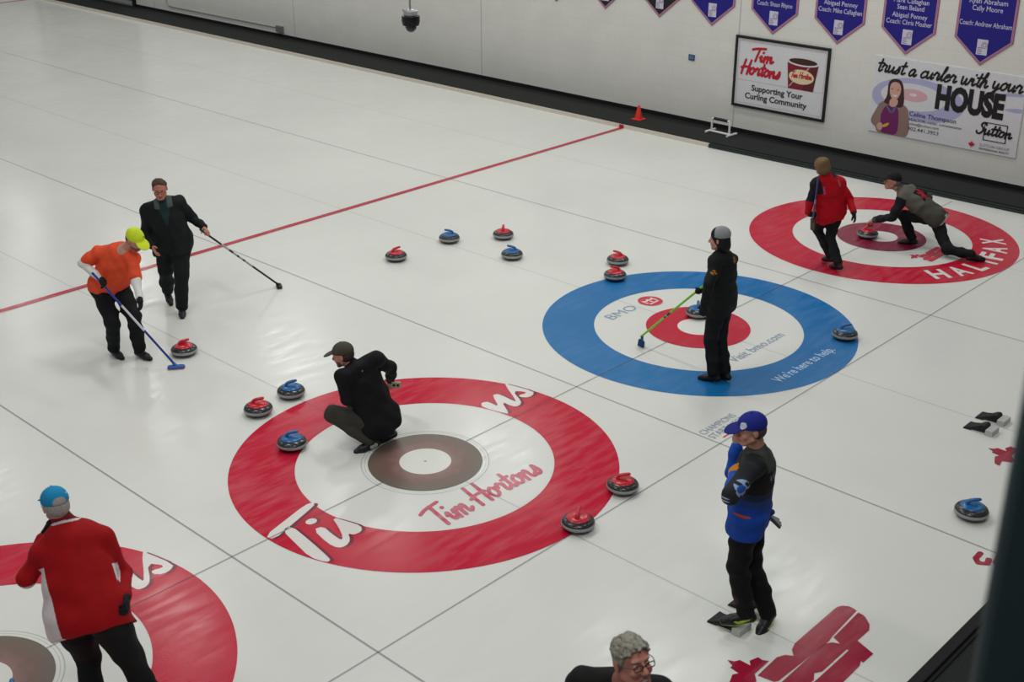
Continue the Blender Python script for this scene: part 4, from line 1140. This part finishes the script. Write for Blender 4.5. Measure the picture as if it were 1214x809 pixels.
            fo = .002
        elif st == 'long':
            Hh.el(hp(-.012,0,.02), AX, np.array([.104,.092,.096])*hs, hc, .03)
            Hh.el(hp(-.045,0,-.06), AX, np.array([.075,.092,.085])*hs, hc, .05)
            Hh.cut(Fh*.95-Uh*.3, hp(.058,0,0)); Hh.cut(-Uh, hp(0,0,-.135))
            fo = .005
        Hh.mesh('hair', h, M_HAIR, body, fold=o.get('hairfold', fo), seed=11, org=Q)
    if 'cap' in o:
        C_ = Body(); cc = o['cap']
        C_.el(hp(-.010,0,.042), AX, np.array([.108,.090,.090])*hs, cc, .02)
        C_.cut(-Uh+Fh*.12, hp(0,0,.030)); 
        C_.el(hp(.118,0,.040), np.array([nv(Fh-Uh*.22),Lh,nv(Uh+Fh*.22)]), np.array([.082,.074,.010])*hs, o.get('brim', cc), .012)
        C_.rc(hp(-.01,0,.130), hp(-.01,0,.133), .008*hs, .008*hs, cc, .004)
        C_.mesh('cap', h, M_CLOTH, body, o.get('cappaint', lambda f: [])(fr), org=Q)
    if 'beanie' in o:
        C_ = Body()
        C_.el(hp(-.020,0,.055), AX, np.array([.110,.096,.092])*hs, o['beanie'], .02)
        C_.cut(-Uh+Fh*.10, hp(0,0,.040))
        C_.mesh('knit_hat', h, M_CLOTH, body, o.get('cappaint', lambda f: [])(fr), fold=.0025, seed=4, org=Q)
    if 'glasses' in o:
        bm = MB()
        def g(*a): return XV(hp(*a))-XV(Q)
        for y in (.032, -.032):
            def sq(v): return math.copysign(abs(v)**.45, v)
            pts = [g(.104,y+.023*sq(math.cos(t*2*PI/20)),.003+.0125*sq(math.sin(t*2*PI/20))) for t in range(21)]
            bm.tube(pts, .0026*hs, 6)
            bm.tube([g(.104,math.copysign(.056,y),.008), g(.06,math.copysign(.078,y),.010), g(-.01,math.copysign(.086,y),.010)], .0022*hs, 6)
        bm.tube([g(.107,.009,.006), g(.109,0,.009), g(.107,-.009,.006)], .002*hs, 6)
        bm.build('glasses', mat('glasses frame', o['glasses'], .3), body, sm=True)
    if o.get('belt'):
        K = Body()
        K.el(pel-tu*.02, np.array([pl_,pf,tu]), np.array([.186*bw,.134*bw,.20])*s, o['belt'], .05)
        K.cut(-tu, pel-tu*(hem+.022)*s); K.cut(tu, pel-tu*(hem-.03)*s)
        K.mesh('shirt_hem', h, M_CLOTH, body, org=Q)['label'] = 'white strip of shirt below the vest'
    return body, fr

def grip(o, q, axis, flip=1):
    """turn a hand so that it closes round a handle running along axis"""
    j = o['j']; b = nv(axis); fa = nv(np.array(j['ha'+q])-np.array(j['el'+q]))
    hd = nv(fa-b*(fa@b)); o['hdir'+q] = hd; o['pn'+q] = np.cross(b, hd)*flip
    o['grip'+q] = True; o['curl'+q] = 1.0; o['thumb'+q] = .9
def blob(c, r, ax=None):
    c = np.array(c, float); r = np.array(r, float)
    return lambda X: np.linalg.norm(((X-c) if ax is None else (X-c)@np.asarray(ax).T)/r, axis=-1) < 1

# --- man in the orange shirt, leaning on his brush
o = dict(j=PO['A'], label='person in an orange T-shirt and lime cap bending to sweep, holding a blue brush', bulk=1.1, belly=1.1, legw=1.12,
  trousers='101216', top='e4502f', topname='t_shirt', toplabel='orange T-shirt', short=.72, sleeve='d6d4d2', hem=.14, thick=1.04, gloveL='17181e', gloveR='17181e',
  shoes='17161a', hair='5a4034', hairstyle='nape', beard='6b4a3e', cap='c8dc2e', curlL=.45, roll=.12)
FA = (-.454,3.488,0)
grip(o, 'R', np.array(FA)-np.array(PO['A']['haR']))
o['paint'] = lambda f: [(lambda X: np.linalg.norm(X-(f['nek']+f['tf']*.05), axis=-1) < .062, 'b99184')]
o['cappaint'] = lambda f: [(blob(f['hp'](.075,.045,.085),(.014,.02,.008),f['AX']), '2a2e22')]
person('A', o, .0055)
broom('blue and white curling brush leaning from the hand of the man in orange', PO['A']['haR'], 1.36, FA,
  [(.03,'1c2c7c'),(.34,'24389c'),(.62,'d4d6dc'),(1,'1f3490')], '2a5aa6', 'd86a48', (.8,-.6,0), .19)

# --- man in the dark jacket
o = dict(j=PO['B'], label='person in a dark green-black jacket walking bareheaded with a black broom', bulk=1.15, belly=1.15,
  trousers='12181a', top='121a19', hem=.16, thick=1.06, shoes='141416', hair='4e382c', hairstyle='short', hairline=.004, tufts=60, glasses='2a2422', collar='3c4643', skin='b87866', legw=1.22, straight=1.02)
FB = (1.792,4.614,0)
grip(o, 'L', np.array(FB)-np.array(PO['B']['haL']), 1)
o['paint'] = lambda f: [(lambda X: (np.abs(f['tc'](X)[0]) < .055*(f['tc'](X)[2]-.45)/.4) & (f['tc'](X)[1] > .03) & (f['tc'](X)[2] > .45), '163033'),
                        (lambda X: (np.abs(f['tc'](X)[0]) > .045) & (np.abs(f['tc'](X)[0]) < .105) & (f['tc'](X)[2] > .92) & (f['tc'](X)[1] > -.06), '4a5450'),
                        (lambda X: (np.abs(f['tc'](X)[0]+.0) < .006) & (f['tc'](X)[1] > .03) & (f['tc'](X)[2] < .5), '0a0e0e')]
person('B', o, .0055)
broom('black curling broom held out to the side by the man in the dark jacket', PO['B']['haL'], 1.56, FB,
  [(.26,'1a1a1d'),(.36,'a6a6a8'),(.39,'232326'),(.44,'a6a6a8'),(.47,'232326'),(.53,'a6a6a8'),(.55,'232326'),(.66,'a6a6a8'),(1,'17171a')], '141518', 'a06048', (.5,.87,0), .15)

# --- crouching man
o = dict(j=PO['C'], label='person in a black sweater and grey-brown cap crouching inside the near red house', bulk=1.12,
  trousers='3d3c38', top='101015', topname='sweater', hem=.13, thick=1.05, shoes='15151a', sole='1a1a1c', hair='3a2e28', hairstyle='nape', beard='4a3830', cap='49443a', collar='101015', legw=1.08, cuff=.97)
o['shoepaint'] = lambda f, q, a, fw, su, sd: [(blob(a-fw*.005-su*.042, (.045,.1,.034), np.array([fw,sd,su])), 'b4b4b2')] if q == 'L' else [(blob(a-fw*.02-su*.03, (.05,.08,.012), np.array([fw,sd,su])), '55565a')]
o['paint'] = lambda f: [(blob(f['pel']+f['tu']*f['torso']*.93-f['tf']*.11, (.012,.03,.012), np.array([f['sl'],f['tf'],f['tu']])), '8a8a8e')]
o['cappaint'] = lambda f: [(blob(f['hp'](-.085,-.045,.07),(.03,.016,.016),f['AX']), '77705e')]
person('C', o, .005)
blk = thing('measuring_block', 'small beige block with two dark round marks beside the hand of the crouching man', 'block', BLK, math.atan2(-.728,.685))
bm = MB(); bm.box((0,0,0),(.09,.04,.058)); bm.build('block', mat('beige block','b4a48a',.6), blk, bevel=.004)
bm = MB()
for x in (-.018,.02): bm.tube([(x,-.0195,.004),(x,-.0215,.004)], .013, 16)
bm.build('mark', W_BLACK, blk)['label'] = 'two dark round marks'

# --- woman in black with the grey hat
o = dict(j=PO['D'], label='person in black jacket and grey knit hat, holding a green broom', bulk=1.12,
  trousers='0f1013', top='121315', hem=.13, thick=1.05, shoes='101012', sole='2c2c30', hair='0f0d0e', hairstyle='long', beanie='8e8f92', gloveL='101114', gloveR='101114', collar='141517', cuff=.97, curlL=.4, straight=1.012, legw=1.08)
FD = (3.476,.154,0)
grip(o, 'R', np.array(FD)-np.array(PO['D']['haR']), 1)
def logo_fn(c, ax, r, ph):
    c = np.array(c); ax = np.asarray(ax)
    def fn(X):
        q = ((X-c)@ax.T)/np.array(r); return (np.linalg.norm(q, axis=-1) < 1) & (np.sin(q[...,0]*7+ph)+np.sin(q[...,2]*8+q[...,0]*3) > -.35)
    return fn
o['paint'] = lambda f: [(logo_fn(f['pel']+f['tu']*f['torso']*.86-f['tf']*.11-f['sl']*.045, np.array([f['sl'],f['tf'],f['tu']]), (.034,.07,.036), 0), 'a8742a'),
                        (logo_fn(f['J']['shL']*.62+f['J']['elL']*.38+np.array([-.045,-.043,0]), np.eye(3), (.035,.035,.034), 1), '9c6a24')]
o['cappaint'] = lambda f: [(lambda X: ((X-f['hd'])@f['Fh']) > .028, '1a1a1c')]
o['tpaint'] = lambda f: [(blob(f['hip']['L']*.35+f['kn']['L']*.65, (.09,.09,.008)), '1c1d20')]
person('D', o, .005)
broom('green curling broom with a blue brush head held by the woman in the grey hat', PO['D']['haR'], 1.40, FD,
  [(.5,'7fd024'),(.54,'20301a'),(.58,'7fd024'),(.6,'20301a'),(1,'86d628')], '144d8c', '0f3564', (-.4,-.38,.75), .25, .0125, .115, .045)

# --- man in the blue jacket
o = dict(j=PO['E'], label='person in a blue and charcoal team jacket and blue cap, hand raised to the face', bulk=1.06,
  trousers='0d0d0e', top='1b1c1f', hem=.11, thick=1.05, shoes='101114', sole='a6c818', hair='4a3a30', hairstyle='nape', cap='1c2684', brim='1a2278', collar='3a3e39',
  sleeveL='24262c', foreL='164cae', sleeveR='1a3a8c', foreR='174fb4', gloveL='c07a1c', cuffcol='c07a1c', legw=1.08, curlR=.6, curlL=.7, straight=1.012)
def epaint(f):
    tc = f['tc']; ax = np.array([f['sl'],f['tf'],f['tu']])
    def torso_only(X): return np.abs(tc(X)[0]) < .215
    L = [(lambda X: (tc(X)[2] < .30) & (np.abs(tc(X)[0]) < .33), '12429c'), (lambda X: (tc(X)[2] >= .30) & (tc(X)[2] < .40) & torso_only(X), '1f3a78'), (lambda X: (tc(X)[2] >= .40) & (tc(X)[2] < .50) & torso_only(X), '232a42'),
         (lambda X: (tc(X)[2] > .80) & (tc(X)[1] < .07) & (tc(X)[1]*-.2+tc(X)[2] > .84) & (np.abs(tc(X)[0]) < .13), '3a3e39')]
    # number and name on the back
    L += [(lambda X: (tc(X)[1] < -.04) & (np.abs(tc(X)[0]) < .11) & (np.abs(tc(X)[2]-.72) < .035) & (np.sin(tc(X)[0]*150) > -.2), '6e7078'),
          (lambda X: (tc(X)[1] < -.04) & (np.abs(np.hypot(tc(X)[0]*1.15, (tc(X)[2]-.56)*.55)-.05) < .013), '74767e'),
          (lambda X: (tc(X)[1] < -.04) & (np.abs(tc(X)[0]+.045) < .014) & (tc(X)[2] > .36) & (tc(X)[2] < .56), '74767e')]
    c = f['J']['shL']*.42+f['J']['elL']*.58
    L += [(logo_fn(c-np.array([.05,.045,0]), np.eye(3), (.07,.07,.062), .5), '8fa6c8'), (blob(c-np.array([.07,.06,-.005]), (.04,.04,.03)), '2454a8'), (logo_fn(f['J']['elL']+np.array([-.02,.02,-.01]), np.eye(3), (.06,.06,.03), 2), '9fb2d0')]
    c2 = f['pel']+f['tu']*f['torso']*.16+f['sl']*.18+f['tf']*.03
    L += [(blob(c2, (.07,.07,.009)), 'b8482c')]
    return L
o['paint'] = epaint
def swoosh(f, q, a, fw, su, sd):
    L = []
    def fn(X):
        u = (X-a)@fw; v = (X-a)@su
        t = (u+.03)/.13
        c = -.052+.052*np.abs(t-.75)**1.0*np.where(t < .75, .35, 1.2)
        return (t > 0) & (t < 1) & (np.abs(v-c) < .012*np.sin(np.clip(t, 0, 1)*PI)**.6)
    return [(fn, 'b4d21c')]
o['shoepaint'] = swoosh
o['tpaint'] = lambda f: [(blob(f['hip']['L']*.72+f['kn']['L']*.28-f['sl']*-.06, (.06,.06,.010)), 'a8a8aa'), (blob(f['kn']['L']*.35+f['an']['L']*.65+np.array([-.05,.02,0]), (.05,.04,.05)), '3a2026')]
o['cappaint'] = lambda f: [(blob(f['hp'](.075,.052,.072),(.03,.026,.024),f['AX']), 'c2c4d2')]
person('E', o, .0045)
gl = Body(); GB, GT = np.array(GLV[0]), np.array(GLV[1]); gx_ = nv(GT-GB)
gt = thing('spare_glove', 'blue and grey glove sticking out behind the hip of the man in the blue jacket', 'glove', tuple(GB))
g2 = Body(); g2.rc(GB-gx_*.05, GB+gx_*.02+UPV*.05, .022, .024, '1c3a8c', .01); g2.mesh('cuff', .005, M_CLOTH, gt, org=GB)['label'] = 'blue cuff'
g2 = Body()
for i, a in enumerate((-.03,-.01,.01,.03)):
    sd_ = nv(np.cross(gx_, UPV)); p0 = GB+gx_*.02+sd_*a*.8; p1 = GT+sd_*a*1.1-gx_*(.012*abs(i-1.4))-UPV*.01*i
    g2.rc(p0, p1, .013, .010, '8b8c8e' if i < 3 else '3c3d40', .008)
g2.mesh('fingers', .004, M_CLOTH, gt, org=GB)['label'] = 'grey fingers'

# --- woman in the red jacket, walking away
o = dict(j=PO['F'], label='person in a red jacket seen from behind, walking across the far red house', bulk=1.14,
  trousers='121316', top='b00014', hem=.15, thick=1.08, shoes='101013', hair='6f5436', hairstyle='bob', gloveL='121318', gloveR='121318', collar='a01226',
  sleeveL='17151d', foreL='ac0014', sleeveR='b00014', curlR=.3)
HF, TF = BRF
grip(o, 'L', np.array(TF)-np.array(HF), 1)
def fpaint(f):
    tc = f['tc']
    return [(lambda X: (tc(X)[0] > .10) & (tc(X)[2] > .62) & (tc(X)[2] < 1.1), '1b1820'), (lambda X: (tc(X)[0] < -.075) & (tc(X)[2] > .93), '3a1420'),
            (lambda X: (np.abs(tc(X)[0]+.135) < .012) & (tc(X)[2] > .66) & (tc(X)[2] < .86) & (tc(X)[1] < 0), 'a8526c'), (lambda X: (np.abs(tc(X)[0]-.088+.1*(tc(X)[2]-.7)) < .012) & (tc(X)[2] > .6) & (tc(X)[2] < .8) & (tc(X)[1] < 0), 'a0486a')]
o['paint'] = fpaint
o['tpaint'] = lambda f: [(blob(f['hip']['R']-np.array([.05,.06,.05]), (.05,.05,.05)), '4a4b50')]
person('F', o, .0055)
broom('short-held curling broom carried upside along the arm of the woman in the red jacket', TF, .62, HF,
  [(.5,'4a3c6c'),(.6,'8c86a4'),(1,'54486c')], '1c1c1c', '54493a', (.1,.15,1), .17, .0115)

# --- player sliding out to deliver a stone
o = dict(j=PO['G'], label='person in a grey vest and black cap lunging low on the ice behind a stone', bulk=1.08,
  trousers='101013', top='5d5c55', topname='vest', toplabel='grey vest with dark sleeves and a red leaf on the back', hem=.12, thick=1.06, shoes='121216', hair='6a6460', hairstyle='nape', cap='161618', collar='5d5c55',
  sleeve='17171c', foreL='1a1a1f', curlR=.5, cuff=.9, belt='b9b9b6', skin='b8806e')
o['hdirL'] = (-.1,.75,-.6); o['pnL'] = (.2,-.3,-.9); o['curlL'] = .8; o['thumbL'] = .8; o['gripL'] = True
def gpaint(f):
    tc = f['tc']
    def lf(X):
        l, w_, u = tc(X); a = (l-.02)/.085; b = (u-.56)/.16; return (w_ < -.0) & (np.abs(a)+np.abs(b)*.8+.35*np.sin(6*np.arctan2(b, a)) < 1)
    return [(lambda X: (tc(X)[0] < .115) & (tc(X)[1] < .06) & (tc(X)[2] > .36) & (tc(X)[2] < .76) & (tc(X)[0] > -.26), '151518'), (lf, 'b0122a'),
            (lambda X: (tc(X)[2] < .42) & (tc(X)[0] < .4), '4a4841'), (blob(np.array(PO['G']['elL'])*.25+np.array(PO['G']['haL'])*.75, (.07,.07,.07)), '4b4541')]
o['paint'] = gpaint
person('G', o, .0055)

# --- man in red and white, back to the stand
o = dict(j=PO['H'], label='person in a red and white jacket and azure cap, back turned, in the corner house', bulk=1.34, belly=1.0,
  trousers='101114', top='9a0009', hem=.13, thick=1.07, shoes='101012', hair='9a9490', hairstyle='nape', cap='1583b4', collar='6e1020', gloveL='15131a', gloveR='15131a', skin='c08676', curlL=.8, curlR=.5, legw=1.15, glasses='2c2c34', collarh=.06)
def hpaint(f):
    tc = f['tc']; J = f['J']
    return [(lambda X: (np.abs((X-f['nek'])@f['tu']-.004) < .008) & (np.linalg.norm(X-f['nek'], axis=-1) < .10), 'd0c4c6'),
            (lambda X: (tc(X)[0] > .175-.05*np.clip(.5-tc(X)[2], 0, .5)) & (tc(X)[0] < .30) & (tc(X)[2] < .58) & (tc(X)[2] > -.5) & (np.linalg.norm(X-J['elL'], axis=-1) > .12), 'd8cdd0'),
            (lambda X: (tc(X)[0] < -.185+.03*np.clip(.5-tc(X)[2], 0, .5)) & (tc(X)[2] < .45) & (tc(X)[0] > -.25) & (tc(X)[1] > -.05), 'd8cdd0'),
            (lambda X: (np.linalg.norm(X-(J['shR']*.5+J['elR']*.5+f['sl']*.05), axis=-1) < .075), 'c9bdc0'),
            (lambda X: ((X-J['elL'])@UPV < -.028) & (np.linalg.norm(X-(J['elL']*.85+J['shL']*.15), axis=-1) < .13), 'd0c6c8')]
o['paint'] = hpaint
o['cappaint'] = lambda f: [(lambda X: (((X-f['hd'])@f['Fh']) < -.05) & (np.hypot(((X-f['hd'])@f['Lh'])/.045, (((X-f['hd'])@f['Uh'])-.035)/.034) < 1), '9d9794'),
                           (blob(f['hp'](-.06,-.075,.075),(.03,.02,.007),f['AX']), '9cc4d8')]
person('H', o, .005)

# --- laughing man at the bottom edge
o = dict(j=PO['I'], label='person with grey hair and glasses in a black shirt at the bottom edge, laughing', bulk=1.12,
  trousers='15161a', top='0f100f', topname='shirt', hem=.15, thick=1.03, shoes='121214', hair='8a857a', hairstyle='short', hairline=.020, hairfold=.003, tufts=260, hair2='7a756b', glasses='1c1816', smile=True, skin='b07466', neckw=1.1, short=.8, hs=1.06)
person('I', o, .0045)

# ================================================================== LIGHT AND CAMERA
w = bpy.data.worlds.new('hall'); SC.world = w; w.use_nodes = True
bg = w.node_tree.nodes['Background']; bg.inputs[0].default_value = (.93,.96,1.0,1); bg.inputs[1].default_value = .16
def area(x, y, z, sx, sy, power):
    l = bpy.data.lights.new('ceiling_lamp', 'AREA'); l.shape = 'RECTANGLE'; l.size = sx; l.size_y = sy; l.energy = power; l.color = (.985,1.0,.955)
    ob = bpy.data.objects.new('ceiling_lamp', l); COL.objects.link(ob); ob.location = (x,y,z)
LW = {-5: (1.5,1.5,.4,.3,.6), 2: (.85,1.35,1.6,1.4,1.35), 9: (.40,.62,1.0,1.05,1.3), 16: (.3,.4,.6,.75,1.3), 23: (.35,.4,.5,.65,1.1), 30: (.4,.4,.5,.6,.9)}
for y, row in LW.items():
    for x, k in zip((-6.6,-2.2,2.2,6.6,10.2), row): area(x, y, 7.4, .5, 2.4, LP_*k)
cam = bpy.data.cameras.new('camera'); co_ = bpy.data.objects.new('camera', cam); COL.objects.link(co_)
yaw, pitch, roll = 0.8154470051428799, 0.41974934752936605, -0.001129409525172612
f_ = XV((math.sin(yaw)*math.cos(pitch), math.cos(yaw)*math.cos(pitch), -math.sin(pitch))); r_ = XV((math.cos(yaw), -math.sin(yaw), 0)); u_ = r_.cross(f_)
r2 = r_*math.cos(roll)+u_*math.sin(roll); u2 = u_*math.cos(roll)-r_*math.sin(roll)
M = Matrix((r2, u2, -f_)).transposed().to_4x4(); M.translation = XV((-7.02942, -7.74567, 5.90017)); co_.matrix_world = M
cam.sensor_width = 36; cam.lens = 1496.7358/1214*36; cam.clip_start = .05; cam.clip_end = 200
cam.dof.use_dof = True; cam.dof.focus_distance = 13; cam.dof.aperture_fstop = 3.7
SC.camera = co_
SC.view_settings.view_transform = 'Standard'; SC.view_settings.look = 'None'; SC.view_settings.exposure = 0; SC.view_settings.gamma = 1
